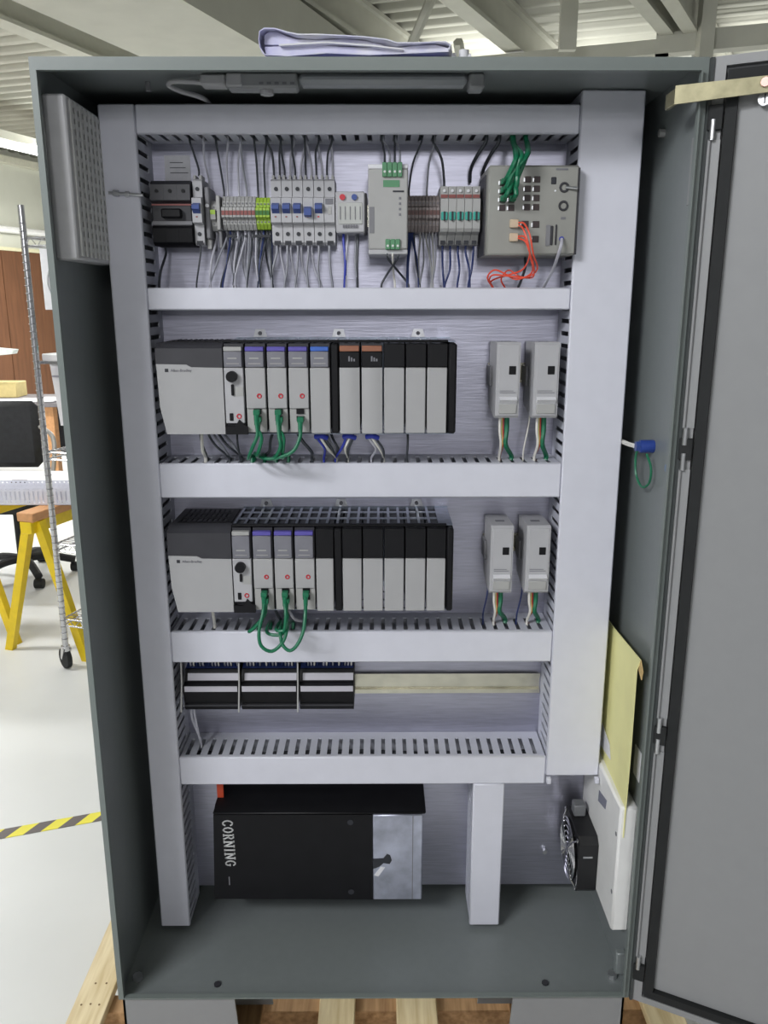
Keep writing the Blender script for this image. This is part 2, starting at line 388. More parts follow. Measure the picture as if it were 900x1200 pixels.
# pallet
pal = thing('wooden_pallet', 'pale pine pallet on the floor under the grey cabinet', 'pallet', (0, 0.25, -ZB))
for x0, x1, mt_ in ((-.675, -.598, PINE), (-.125, -.045, PINE), (.047, .137, PINE), (.30, .38, PINE2), (-.33, -.25, PINE2), (.598, .68, PINE)):
    bo = part('deck_board', MB().box(x0, x1, -.32, .95, -.332, -.31, .002), mt_, pal)
    if x0 < -.6 or x0 > .5:
        nl = MB()
        for (dx, y) in ((.018, .30), (.038, .302), (.058, .30), (.03, .50), (.055, .36), (.03, .36)):
            part('nail', MB().cyl((x0 + dx, y, -.3101), (x0 + dx, y, -.3092), .0024, n=8), KNOT, bo)
for y0, z0, z1, mt_ in ((-.30, -.42, -.332, PINE2), (.30, -.42, -.332, PINE2), (.86, -.42, -.332, PINE2)):
    part('stringer', MB().box(-.66, .68, y0, y0 + .05, z0, z1, .002), mt_, pal)
for x0, x1 in ((-.585, -.50), (.50, .585), (-.06, .04)):
    part('bottom_board', MB().box(x0, x1, -.32, .95, -ZB, -.42, .002), PINE, pal)

# chrome wire rack on castors, turned with the building
RM = Matrix(((.951, .31, 0, -1.455), (-.31, .951, 0, 2.364), (0, 0, 1, 0), (0, 0, 0, 1)))
RL, RD = .88, .46
rk = thing('wire_rack', 'tall chrome wire rack on castors left of the cabinet', 'rack', (-1.0, 2.45, -ZB))
for x, y in ((0, 0), (RL, 0), (0, RD), (RL, RD)):
    p_ = part('post', MB().cyl((x, y, -.34), (x, y, 1.60), .0135, n=10).xf(RM), STEELR, rk)
    g = MB()
    for k in range(60): g.ring((x, y, -.30 + k * .031), (0, 0, 1), .0134, .0022, n=10, k=4)
    part('groove_rings', g.xf(RM), DEVD, p_, kind='stuff')
    cs = MB().cyl((x, y, -.36), (x, y, -.335), .02, n=12)
    for xx in (x - .019, x + .013): cs.prism([(y - .022, -.345), (y + .012, -.345), (y + .026, -.40), (y + .012, -.405)], 'x', xx, xx + .006)
    RC = RM @ Matrix.Translation((x, y, 0)) @ Matrix.Rotation(R(62), 4, 'Z') @ Matrix.Translation((-x, -y, 0))
    ca = part('castor_fork', cs.xf(RC), STEELR, rk)
    part('wheel', MB().cyl((x - .011, y + .012, -.40), (x + .011, y + .012, -.40), .05, n=18).xf(RC), RUBBER, ca)
for zz in (1.44, .545, .125, -.235):
    sh = MB()
    for a in ((0, 0, RL, 0), (0, RD, RL, RD), (0, 0, 0, RD), (RL, 0, RL, RD)):
        for dz in (0, .032): sh.tube([(a[0], a[1], zz + dz), (a[2], a[3], zz + dz)], .0042, n=6, smooth=False)
    for k in range(18):
        y = RD * (k + .5) / 18; sh.tube([(0, y, zz + .036), (RL, y, zz + .036)], .002, n=4, smooth=False)
    for k in range(14):
        x = RL * (k + .5) / 14; sh.tube([(x - .03, 0, zz), (x, 0, zz + .032), (x + .03, 0, zz)], .0018, n=4, smooth=False)
    part('wire_shelf', sh.xf(RM), STEELR, rk, kind='stuff')
for y in (.03, RD - .03):
    part('tub_rail', MB().box(0, RL, y - .006, y + .006, .958, .970).xf(RM), STEELR, rk)
for x in (.0, RL):
    part('tub_rail', MB().box(x - .005, x + .005, 0, RD, .9575, .9705).xf(RM), STEELR, rk)
# tub hung between the rails of the rack
tub = thing('storage_tub', 'white plastic tub with a folded rim hanging in the chrome rack', 'tub', (-1.2, 2.5, .68))
part('body', MB().prism([(.022, .985), (.40, .985), (.36, .69), (.052, .69)], 'y', .05, RD - .05).xf(RM), TUBM, tub)
part('rim', MB().box(.018, .41, .012, RD - .012, .9708, 1.002, .004).xf(RM), TUBM, tub)
part('rim_band', MB().box(.036, .40, .044, .052, .900, .908).xf(RM), mat('tub_band_grey', (150, 148, 156), 0.5), tub)  # thin band below the rim in a darker grey
solo('aqua_lid', MB().box(.05, .17, .12, .24, 1.0022, 1.028, .004).xf(RM), AQUA, 'small aqua lid lying on the white tub', 'lid')
rp_ = thing('ring_panel', 'white square panel with a round ring hanging behind the chrome rack', 'panel', (-1.45, 2.92, 1.185))
part('board', MB().box(-1.615, -1.33, 2.92, 2.935, 1.180, 1.475, .003), PAPER, rp_)
part('ring', MB().ring((-1.475, 2.917, 1.31), (0, 1, 0), .115, .004, n=32), mat('pale_ring_grey', (196, 198, 200), 0.5), rp_)
part('hook', MB().tube([(-1.42, 2.93, 1.47), (-1.38, 2.88, 1.486), (-1.325, 2.815, 1.486)], .004, smooth=False), STEELR, rp_)
solo('small_carton', MB().box(.05, .085, .20, .24, .5838, .645, .003).xf(RM), PAPER, 'tiny white carton on the rack shelf below the tub', 'carton')

# sawhorses
def sawhorse(name, label, p0, p1, zt):
    p0 = Vector(p0); p1 = Vector(p1); t_ = (p1 - p0).normalized(); s_ = Vector((-t_.y, t_.x, 0))
    t = thing(name, label, 'sawhorse', ((p0.x + p1.x) / 2, (p0.y + p1.y) / 2, -ZB), 'yellow sawhorses')
    ln = (p1 - p0).length
    MM = Matrix(((t_.x, s_.x, 0, p0.x), (t_.y, s_.y, 0, p0.y), (0, 0, 1, 0), (0, 0, 0, 1)))
    part('top_board', MB().box(-.04, ln + .04, -.045, .045, zt - .042, zt, .004, M=MM), TAN, t)
    part('rail', MB().box(-.04, ln + .04, -.032, .032, zt - .10, zt - .042, .003, M=MM), YELS, t)
    for u in (0.02, ln - .02):
        for sg in (-1, 1):
            lg = MB(); a = (u, sg * .025, zt - .045); b_ = (u, sg * .225, -ZB)
            lg.add([MM @ Vector((a[0] + du, a[1] + dv, a[2])) for du in (-.022, .022) for dv in (-.022, .022)] +
                   [MM @ Vector((b_[0] + du, b_[1] + dv, b_[2])) for du in (-.015, .015) for dv in (-.022, .022)],
                   [(0, 1, 3, 2), (4, 6, 7, 5), (0, 1, 5, 4), (2, 3, 7, 6), (0, 2, 6, 4), (1, 3, 7, 5)])
            part('leg', lg, YELS, t)
    return t
sawhorse('sawhorse', 'yellow sawhorse with a tan board on top, nearest the chrome rack', (-1.612, 2.50, 0), (-1.30, 3.45, 0), .275)
sawhorse('sawhorse', 'yellow sawhorse at the left edge behind the nearer one', (-2.04, 2.72, 0), (-1.62, 3.90, 0), .262)
# lengths of white slotted duct lying across the sawhorses
def lying_duct(y, label, x0=-2.6, x1=-1.44, z=.275):
    t = thing('wire_duct', label, 'wire duct', ((x0 + x1) / 2, y, z), 'loose duct lengths on the sawhorses')
    us = [x0]; k = x0 + .012
    while k < x1 - .02: us += [k, k + .008]; k += .022
    us += [x1]
    for yy in (y, y + .058):
        part('slotted_side', MB().sheet(us, [z, z + .012, z + .068, z + .075], lambda i, j: j == 1 and i % 2 == 1, lambda u, v, w, yy=yy: (u, yy + w, v), .002), PVC, t)
    part('floor_strip', MB().box(x0, x1, y, y + .06, z, z + .002), PVC, t)
    return t
lying_duct(2.62, 'loose white slotted duct lying nearest the camera across the sawhorses')
lying_duct(2.70, 'loose white slotted duct lying second from the camera across the sawhorses')
lying_duct(2.78, 'loose white slotted duct lying third from the camera across the sawhorses')
solo('white_sheet', MB().box(-2.6, -1.36, 2.87, 3.42, .275, .283, .002), PAPER, 'white board lying across the sawhorses behind the loose ducts', 'board')
sb = MB().box(-1.93, -1.84, 3.0, 3.05, .2835, .31, .006); sb.box(-2.02, -1.93, 3.01, 3.03, .2835, .293, .003)
solo('black_tool', sb, CHAR, 'small dark hand tool on the white board', 'tool')

# black office chair
ch = thing('office_chair', 'black office chair with a five-star base behind the sawhorses', 'chair', (-2.22, 3.75, -ZB))
part('backrest', MB().box(-2.62, -2.13, 3.92, 4.0, .20, .62, .035), CHAIRM, ch)
part('seat', MB().box(-2.47, -2.02, 3.48, 3.98, .0, .09, .035), CHAIRM, ch)
part('arm_post', MB().tube([(-2.13, 3.96, .46), (-2.03, 3.9, .40), (-2.0, 3.80, .25), (-2.03, 3.75, .05)], .014), mat('chair_arm_grey', (150, 148, 144), 0.4), ch)
part('column', MB().cyl((-2.22, 3.73, -.36), (-2.22, 3.73, .01), .034, n=12), CHAIRM, ch)
for k in range(5):
    an = R(20 + 72 * k); c_ = Vector((-2.22, 3.73, 0)); e = c_ + Vector((math.cos(an), math.sin(an), 0)) * .30
    part('base_arm', MB().tube([(c_.x, c_.y, -.335), ((c_.x + e.x) / 2, (c_.y + e.y) / 2, -.335), (e.x, e.y, -.375)], .024, n=8), CHAIRM, ch)
    w = part('castor', MB().cyl((e.x - .025, e.y, -.42), (e.x + .025, e.y, -.42), .03, n=14), RUBBER, ch)
# desk by the panelling
dk = thing('desk', 'desk with papers against the brown panelling', 'desk', (-3.5, 7.0, -ZB))
part('desktop', MB().box(-4.6, -2.55, 6.6, 7.4, .26, .30, .004), mat('desk_grey', (120, 116, 120), 0.5), dk)
part('leg', MB().box(-3.22, -3.10, 6.65, 6.75, -ZB, .26), TAN, dk)
part('modesty_panel', MB().box(-4.5, -2.6, 7.2, 7.22, -.3, .26), CHAIRM, dk)
part('leg', MB().box(-2.66, -2.6, 6.65, 6.75, -ZB, .26), CHAIRM, dk)
part('leg', MB().box(-4.5, -4.44, 6.65, 6.75, -ZB, .26), CHAIRM, dk)
for k in range(5):
    x = -3.72 + .22 * k
    solo('paper_sheet', MB().box(x, x + .20, 6.62 + .03 * (k % 2), 6.95, .3005 + .003 * (k % 3), .303 + .003 * (k % 3) + .012 * (k == 2)), PAPER,
         f'white paper lying on the far desk, {ORD[k]} from the left', 'paper', 'papers on the far desk')
solo('yellow_carton', MB().box(-3.95, -3.60, 7.05, 7.3, .3005, .45, .006), mat('buff_carton', (206, 188, 130), 0.7), 'buff carton standing at the back of the far desk', 'carton')
lp = thing('desk_lamp', 'white desk lamp head above the buff carton', 'lamp', (-3.9, 6.9, .3))
part('shade', MB().prism([(-3.95, .70), (-3.52, .74), (-3.50, .78), (-3.95, .82)], 'y', 6.85, 6.97), mat('lamp_white', (196, 204, 200), 0.5), lp)
part('pole', MB().tube([(-3.95, 6.91, .3022), (-4.02, 6.91, .55), (-3.93, 6.91, .76)], .012), DEVD, lp)

# ================================================================== THE ENCLOSURE
HW = 0.4572; HH = 1.530; DEP = 0.303; T = 0.0022
enc = thing('electrical_enclosure', 'tall open grey steel control cabinet on a pallet', 'enclosure', (0, 0.15, 0))
part('side_panel', MB().box(-HW, -HW + T, .002, DEP, 0, HH), PAINT, enc)
part('side_panel', MB().box(HW - T, HW, .002, DEP, 0, HH), PAINT, enc)
part('top_panel', MB().box(-HW, HW, .002, DEP, HH - T, HH), PAINT, enc)
part('bottom_panel', MB().box(-HW, HW, .002, DEP, 0, T), PAINT, enc)
part('back_panel', MB().box(-HW, HW, DEP - T, DEP, 0, HH), PAINT, enc)
LIP = mat('lip_paint', (122, 130, 127), 0.4, var=0.02, scale=60, bump=0.015)
lp_ = MB().sheet([-HW, -HW + .012, HW - .012, HW], [0, .011, HH - .018, HH], lambda i, j: i == 1 and j == 1, lambda u, v, w: (u, w, v), .002)
part('front_lip', lp_, LIP, enc)
rl = MB().sheet([-HW + .0105, -HW + .0125, HW - .0125, HW - .0105], [.0095, .0115, HH - .0185, HH - .0165], lambda i, j: i == 1 and j == 1, lambda u, v, w: (u, -.009 + w, v), .009)
part('rain_lip', rl, LIP, enc)
for x in (-.2859, .3134):
    part('drain_bolt', MB().cyl((x, .03, T), (x, .03, T + .003), .0065, n=8), CHAR, enc)
for x in (-.435, .440):
    part('corner_bolt', MB().cyl((x, .045, T), (x, .045, T + .008), .009, n=8), ZINC, enc)
part('ground_stud', MB().box(.437, .4545, .02, .035, .03, .075, .002), PAINT, enc)
part('striker_plate', MB().box(.4475, .4545, .006, .016, 1.343, 1.432, .001), PAINT_DOOR, enc)
part('mounting_plate', MB().box(-.4225, .4225, .258, .261, .033, 1.505), PLATE, enc, 'brushed pale metal mounting plate')
for x, z in ((.3507, .115),):
    part('plate_bolt', MB().cyl((x, .250, z), (x, .258, z), .005, n=8), ZINC, enc)
for x in (-.35, .36):
    part('plate_stud', MB().cyl((x, .261, .06), (x, .301, .06), .008, n=8), CHAR, enc)
# stand under the cabinet: two trapezoid feet
def foot(x0, x1, xb0, xb1):
    mb = MB(); 
    for y0, y1 in ((.0, .302),):
        mb.prism([(x0, -.002), (x1, -.002), (xb1, -.302), (xb0, -.302)], 'y', y0, y0 + .004)
        mb.prism([(x0, -.002), (x1, -.002), (xb1, -.302), (xb0, -.302)], 'y', y1 - .004, y1)
    return mb
def foot_part(sgn):
    xo = sgn * .450; xi = sgn * .250; xib = sgn * .228
    mb = MB()
    for y0 in (.0, .298): mb.prism([(xo, -.0005), (xi, -.0005), (xib, -.3096), (xo, -.3096)], 'y', y0, y0 + .004)
    mb.box(min(xo, xo - sgn * .004), max(xo, xo - sgn * .004), .0, .302, -.3096, -.0005)
    return part('stand_foot', mb, PAINT_DOOR, enc)
foot_part(-1); foot_part(1)

# door, swung open about 153 degrees; s runs along the door from the hinge, n towards its inner side
HP = Vector((.4575, -.004, 0)); dd = Vector((math.cos(R(27)), -math.sin(R(27)), 0)); dn = Vector((-dd.y * -1, 0, 0))
dn = Vector((-math.sin(R(27)), -math.cos(R(27)), 0))
DM = Matrix(((dd.x, dn.x, 0, HP.x), (dd.y, dn.y, 0, HP.y), (0, 0, 1, 0), (0, 0, 0, 1)))
def dbox(mb, s0, s1, n0, n1, z0, z1, c=0): return mb.box(s0, s1, n0, n1, z0, z1, c, M=DM)
DWd = .89; Z0, Z1 = .001, 1.529
door = part('door', dbox(MB(), .001, DWd, -.020, -.012, Z0, Z1, .002), PAINT_DOOR, enc)
def dsheet(us, vs, n0, t): return MB().sheet(us, vs, lambda i, j: i == 1 and j == 1, lambda u, v, w: DM @ Vector((u, n0 + w, v)), t)
part('door_flange', dsheet([.001, .020, DWd - .020, DWd], [Z0, Z0 + .012, Z1 - .012, Z1], -.012, .010), PAINT_DOOR, door)
part('gasket', dsheet([.0235, .0385, DWd - .04, DWd - .024], [Z0 + .0165, Z0 + .031, Z1 - .033, Z1 - .018], -.012, .013), RUBBER, door)
part('inner_panel', dbox(MB(), .0385, DWd - .045, -.012, -.009, Z0 + .032, Z1 - .034), PAINT_DOOR, door)
part('door_screw', MB().cyl(DM @ Vector((.0715, -.009, 1.470)), DM @ Vector((.0715, .004, 1.470)), .0085, n=14), ZINC, door)
part('screw_slot', dbox(MB(), .071, .0725, .0035, .0045, 1.464, 1.476), INK, door)
# hinge: three long leaves with silver knuckles, black blocks between
for z0, z1 in ((1.030, 1.425), (.558, .968), (.098, .497)):
    hg = part('hinge_leaf', dbox(MB(), .003, .021, -.002, .000, z0, z1), PAINT_DOOR, enc, 'grey hinge leaf')
    part('hinge_rod', MB().cyl(DM @ Vector((.007, .003, z0)), DM @ Vector((.007, .003, z1)), .0022, n=8), PAINT_DOOR, hg)
    for z in (z0 - .012, z1 + .012):
        part('knuckle', MB().cyl(DM @ Vector((.010, .0035, z - .013)), DM @ Vector((.010, .0035, z + .013)), .0042, n=10), ZINC, hg)
for z in (1.4525, .999, .528, .066):
    part('hinge_block', dbox(MB(), .003, .022, -.002, .006, z - .016, z + .016, .001), RUBBER, enc)
part('gap_shade_strip', MB().box(.4573, .4618, -.0075, .016, .002, HH - .002), mat('hinge_shadow_paint', (70, 74, 74), .5), enc, 'dark strip in place of the shaded hinge gap')  # added strip closing the hinge gap; its dark colour stands for the shade there
# door stay bar across the top
ds = MB(); q0 = Vector((.410, -.012, 1.480)); q1 = DM @ Vector((.112, .008, 1.487))
t_ = (q1 - q0).normalized(); s_ = t_.cross(Vector((0, 0, 1))).normalized()
ds.add([p + s_ * a + Vector((0, 0, z * (.0115 if i == 0 else .0095))) for i, p in enumerate((q0, q1)) for a in (-.002, .002) for z in (-1, 1)], [(0, 1, 3, 2), (4, 6, 7, 5), (0, 4, 5, 1), (2, 3, 7, 6), (0, 2, 6, 4), (1, 5, 7, 3)])
stay = part('door_stay', ds, BRASS, enc, 'dull brass coloured stay bar')
part('stay_hook', MB().box(.411, .417, -.010, .030, 1.470, 1.490, .001), BRASS, stay)
part('stay_bolt', MB().cyl(DM @ Vector((.0715, .006, 1.487)), DM @ Vector((.0715, .020, 1.487)), .006, n=8), mat('copper_bolt', (206, 160, 150), .3, .8), stay)

# ------------------------------------------------------------------ wire ducts
PITCH = 0.0205; SLW = 0.0075
DUCTS = {}
YF, YP = 0.1625, 0.2575
def slots(a0, a1):
    us = [a0]; k = a0 + .008
    while k + SLW < a1 - .004: us += [k, k + SLW]; k += PITCH
    return us + [a1]
def wire_duct(key, label, axis, a0, a1, c0, c1, yf=YF, yp=YP, sides=(0, 1)):
    """axis 'x' or 'z' is its length; c0..c1 its width across"""
    loc = ((a0 + a1) / 2, yp, c0) if axis == 'x' else ((c0 + c1) / 2, yp, a0)
    t = thing('wire_duct', label, 'wire duct', loc, 'white wire ducts on the mounting plate')
    bx = (lambda mb, A0, A1, C0, C1, Y0, Y1, c=0: mb.box(A0, A1, Y0, Y1, C0, C1, c)) if axis == 'x' else (lambda mb, A0, A1, C0, C1, Y0, Y1, c=0: mb.box(C0, C1, Y0, Y1, A0, A1, c))
    part('cover', bx(MB(), a0, a1, c0, c1, yf, yf + .009, .0022), PVC, t)
    us = slots(a0 + .001, a1 - .001); D = [yf + .009, yf + .0125, yp - .024, yp - .002]
    for sd in sides:
        cc = c0 + .0015 if sd == 0 else c1 - .0035
        f = (lambda u, v, w, cc=cc: (u, v, cc + w)) if axis == 'x' else (lambda u, v, w, cc=cc: (cc + w, v, u))
        part('slotted_wall', MB().sheet(us, D, lambda i, j: j == 1 and i % 2 == 1, f, .002), PVC_IN, t)
    part('base', bx(MB(), a0 + .001, a1 - .001, c0 + .0015, c1 - .0015, yp - .002, yp), PVC_IN, t)
    DUCTS[key] = us
    if key != 'leg':
        wb_ = MB(); cl = c0 + (.0105 if key == 'top' else .0048); ch2 = c1 - (.0048 if axis == 'z' or key == 'top' else .0125 if key == 's1' else .020)
        for q in range(9):
            cc = cl + .0045 + (ch2 - cl - .009) * ((q * 4) % 9) / 8; yy = yf + .024 + (yp - yf - .046) * q / 8; P_ = []
            for e in range(7):
                a_ = a0 + .012 + (a1 - a0 - .024) * e / 6; w1 = .0015 * math.sin(e * 2.3 + q); w2 = .003 * math.sin(e * 1.7 + q * 2)
                P_.append((a_, yy + w2, cc + w1) if axis == 'x' else (cc + w1, yy + w2, a_))
            wb_.tube(P_, .0042, n=6, k=2)
        part('wire_bundle', wb_, W_DARK, t, 'dark wires inside the duct', 'stuff')
    return t
wire_duct('left', 'tall narrow white duct along the left side of the plate', 'z', .014, 1.507, -.4215, -.3645)
wire_duct('right', 'wide white duct along the right side of the plate', 'z', .3475, 1.5265, .3235, .4225, yf=.160)
wire_duct('top', 'white duct across the top of the plate', 'x', -.364, .323, 1.464, 1.507)
wire_duct('s1', 'thin white shelf duct below the breakers and the network switch', 'x', -.364, .323, 1.199, 1.234)
wire_duct('s2', 'white shelf duct below the upper controller rack', 'x', -.364, .323, .8845, .945)
wire_duct('s3', 'white shelf duct below the lower controller rack', 'x', -.364, .323, .578, .638)
wire_duct('s4', 'lowest white shelf duct, above the black lettered box', 'x', -.364, .323, .329, .387)
wire_duct('leg', 'short upright white duct right of the black lettered box', 'z', .014, .3285, .188, .247)
for x in (.328, .418):
    solo('duct_clip', MB().box(x - .004, x + .004, .150, .159, .336, .3475, .001), PVC, 'small white clip under the wide duct, ' + ('left' if x < .4 else 'right') + ' one of two', 'clip', 'clips under the wide duct')
def snap(key, x, j=0.0):
    us = DUCTS[key]; c = [(us[i] + us[i + 1]) / 2 for i in range(1, len(us) - 2, 2)]
    return min(c, key=lambda q: abs(q - x)) + j

# small stud sticking out across the left duct
st = thing('threaded_stud', 'small metal stud lying across the left duct beside the dark switch', 'stud', (-.385, .155, 1.375))
part('rod', MB().cyl((-.412, .1575, 1.378), (-.358, .1575, 1.374), .0025, n=8), ZINC, st)
part('nut', MB().cyl((-.405, .1575, 1.3775), (-.396, .1575, 1.3768), .0048, n=6), ZINC, st)
part('nut', MB().cyl((-.386, .1575, 1.3760), (-.380, .1575, 1.3756), .0045, n=6), ZINC, st)
# silver label on the plate
lb = thing('plate_label', 'pale paper label stuck on the plate above the dark switch', 'label', (-.325, .2575, 1.409))
part('sheet', MB().box(-.346, -.303, .2568, .2578, 1.409, 1.4485), STICK, lb)
pm = MB()
for k in range(3): part('print_line', MB().box(-.337, -.315 + .004 * k, .2562, .2568, 1.4365 - .008 * k, 1.4377 - .008 * k), INKG, lb)

# ------------------------------------------------------------------ ROW 1
RAIL1 = MB(); 
def din_rail(x0, x1, z, label, zh=.0175):
    mb = MB().prism([(.2575, z - .0135), (.2575, z + .0135), (.2510, z + .0135), (.2510, z + zh), (.2500, z + zh), (.2500, z + .0125), (.2565, z + .0125), (.2565, z - .0125), (.2500, z - .0125), (.2500, z - zh), (.2510, z - zh), (.2510, z - .0135)], 'x', x0, x1)
    return solo('din_rail', mb, GALV, label, 'rail')
din_rail(-.362, .322, 1.352, 'zinc mounting rail behind the top row of devices')
YB = .2498

# dark three pole switch
ms = thing('main_switch', 'dark charcoal three-pole main switch at the left end of the top row', 'switch', (-.323, .25, 1.303))
part('body', MB().box(-.3555, -.2905, .192, YB, 1.303, 1.396, .002), CHAR, ms)
for k in range(3):
    x = -.3545 + k * .0213
    part('pole_top', MB().prism([(.190, 1.366), (.184, 1.370), (.186, 1.394), (.196, 1.4005), (.240, 1.4005), (.240, 1.366)], 'x', x, x + .0211), CHAR, ms)
    part('pole_foot', MB().prism([(.190, 1.3315), (.184, 1.327), (.186, 1.306), (.194, 1.3005), (.240, 1.3005), (.240, 1.3315)], 'x', x, x + .0211), BLACK, ms)
    part('screw_hole', MB().cyl((x + .0105, .1838, 1.384), (x + .0105, .1852, 1.384), .003, n=8), BLACK, ms)
part('trim_line', MB().box(-.3548, -.291, .1905, .1925, 1.3625, 1.3650), REDBR, ms, 'red brown trim line')
part('handle', MB().box(-.338, -.306, .180, .192, 1.343, 1.357, .002), BLACK, ms)
part('trim_band', MB().box(-.3548, -.291, .1905, .1925, 1.333, 1.3385), DEVD, ms)

def breaker(x0, x1, label, group, toggle=BLUET, up=True, dot=REDBR):
    cx = (x0 + x1) / 2; t = thing('circuit_breaker', label, 'breaker', (cx, .25, 1.300), group)
    poly = [(YB, 1.302), (.200, 1.302), (.195, 1.306), (.195, 1.333), (.182, 1.336), (.182, 1.373), (.195, 1.376), (.195, 1.400), (.200, 1.4035), (YB, 1.4035)]
    part('body', MB().prism(poly, 'x', x0 + .0004, x1 - .0004), DEVW, t)
    if toggle:
        zt = 1.3575 if up else 1.352
        part('toggle', MB().prism([(.182, zt - .008), (.171, zt - (.002 if up else .006)), (.171, zt + .004), (.182, zt + .008)], 'x', cx - .0058, cx + .0058), toggle, t)
        part('indicator', MB().box(cx - .002, cx + .001, .1812, .1822, 1.3435, 1.3455), RED if dot == RED else dot, t)
    else:
        part('marking', MB().box(cx - .0065, cx + .006, .1812, .1822, 1.3635, 1.372), INKG, t)
        part('marking', MB().box(cx - .003, cx + .003, .1812, .1822, 1.348, 1.360), DEVG, t)
    for z in (1.388, 1.319):
        part('terminal_screw', MB().cyl((cx, .1938, z), (cx, .1955, z), .0033, n=10), INK, t)
    part('wire_mouth', MB().box(cx - .005, cx + .005, .1945, .197, 1.3025, 1.3085), INK, t)
    for dx in (-.0048, .0048): part('top_lug', MB().box(cx + dx - .0018, cx + dx + .0018, .200, .226, 1.4030, 1.4095), DEVG, t)
    return t
breaker(-.2885, -.2725, 'single white breaker with a blue toggle touching the dark switch', None)
# end clamps / spring terminals between breaker and terminal row
def term(name, x0, x1, z0, z1, y0, mt_, label, group, stripe=None, sz=1.352):
    t = thing(name, label, 'terminal block', ((x0 + x1) / 2, .25, z0), group)
    h = z1 - z0
    poly = [(YB, z0), (y0 + .018, z0), (y0 + .010, z0 + h * .16), (y0 + .010, z0 + h * .30), (y0, z0 + h * .36), (y0, z1 - h * .36), (y0 + .010, z1 - h * .30), (y0 + .010, z1 - h * .16), (y0 + .018, z1), (YB, z1)]
    part('body', MB().prism(poly, 'x', x0 + .0002, x1 - .0002), mt_, t)
    if stripe: part('marker', MB().box(x0 + .0004, x1 - .0004, y0 - .0006, y0 + .001, sz - .0035, sz + .0035), stripe, t)
    for z in (z0 + h * .22, z1 - h * .22): part('screw', MB().cyl(((x0 + x1) / 2, y0 + .0085, z), ((x0 + x1) / 2, y0 + .0105, z), .0014, n=6), INKG, t)
    return t
t0 = thing('end_clamp', 'slim grey end clamp with a white button right of the single breaker', 'clamp', (-.266, .25, 1.31))
part('body', MB().box(-.2705, -.2625, .198, YB, 1.312, 1.392, .002), DEVD, t0); part('button', MB().cyl((-.2665, .1955, 1.363), (-.2665, .1985, 1.363), .003, n=10), PAPER, t0); part('foot', MB().box(-.2708, -.2635, .205, YB, 1.296, 1.312, .001), DEVG, t0)
term('ground_terminal', -.2622, -.2535, 1.325, 1.372, .196, DEVG, 'single terminal with a yellow-green middle beside the end clamp', None, YGREEN, 1.353)
t1 = thing('terminal_cover', 'slim grey terminal end plate left of the grey terminal row', 'end plate', (-.249, .25, 1.33)); part('plate', MB().box(-.2525, -.2465, .199, YB, 1.326, 1.379, .001), DEVG, t1)
part('foot', MB().box(-.2520, -.247, .210, YB, 1.298, 1.326, .001), DEVD, t1)
g0 = None
for k in range(9):
    lab = f'{ORD[k]} grey terminal block from the left in the top row'
    if g0 is None: g0 = term('terminal_block', -.2440, -.2382, 1.3265, 1.3790, .196, DEVG, lab, 'grey terminal blocks', REDBR)
    else: dup(g0, (k * .00612, 0, 0), lab)
g1 = None
for k in range(4):
    lab = f'{ORD[k]} yellow-green ground terminal from the left in the top row'
    if g1 is None: g1 = term('ground_terminal', -.1885, -.1830, 1.3275, 1.3770, .195, YGREEN, lab, 'yellow-green ground terminals', mat('dark_green_marker', (52, 112, 44), .5))
    else: dup(g1, (k * .00575, 0, 0), lab)
for k, (x0, x1) in enumerate(((-.2385, -.2215), (-.2085, -.2035), (-.1955, -.1665))):
    solo('marker_tag', MB().box(x0, x1, .205, .2085, 1.3145, 1.3190, .0005), INK, f'{ORD[k]} thin black tag strip from the left under the terminal row', 'tag strip', 'black tag strips')
# six breakers
b0 = None
for k in range(6):
    x0 = -.1625 + k * .01725
    lab = ['first white breaker with a blue toggle in the row of six', 'second white breaker from the left in the row of six', 'third white breaker from the left in the row of six',
           'fourth white breaker, its blue toggle lower than the others', 'fifth white breaker, blue toggle with a red mark', 'last breaker of six, grey marking and no blue toggle'][k]
    breaker(x0, x0 + .0172, lab, 'row of six breakers', BLUET if k < 5 else None, k != 3, RED if k == 4 else REDBR)
# relay box with red and blue buttons
rb = thing('surge_module', 'white module with a red and a blue round button', 'module', (-.034, .25, 1.3195))
part('body', MB().box(-.0578, -.0108, .182, YB, 1.320, 1.383, .002), DEVW, rb)
part('inner_panel', MB().box(-.0535, -.0145, .1805, .1825, 1.333, 1.366, .0008), mat('module_panel', (184, 186, 182), .5), rb)
part('red_button', MB().cyl((-.0465, .179, 1.374), (-.0465, .1825, 1.374), .0046, n=14), RED, rb, 'red button')
part('blue_button', MB().cyl((-.0275, .179, 1.374), (-.0275, .1825, 1.374), .0046, n=14), BLUET, rb, 'blue button')
for k in range(5): part('grille_bar', MB().box(-.051 + .008 * k, -.0498 + .008 * k, .1795, .1808, 1.340, 1.360), INKG, rb)
part('side_plate', MB().box(-.0108, -.0075, .186, YB, 1.321, 1.381, .001), CHAR, rb)
for k in range(6): part('terminal_mark', MB().box(-.0465 + .0042 * k, -.0437 + .0042 * k, .1797, .1808, 1.3275, 1.332), INKG, rb)
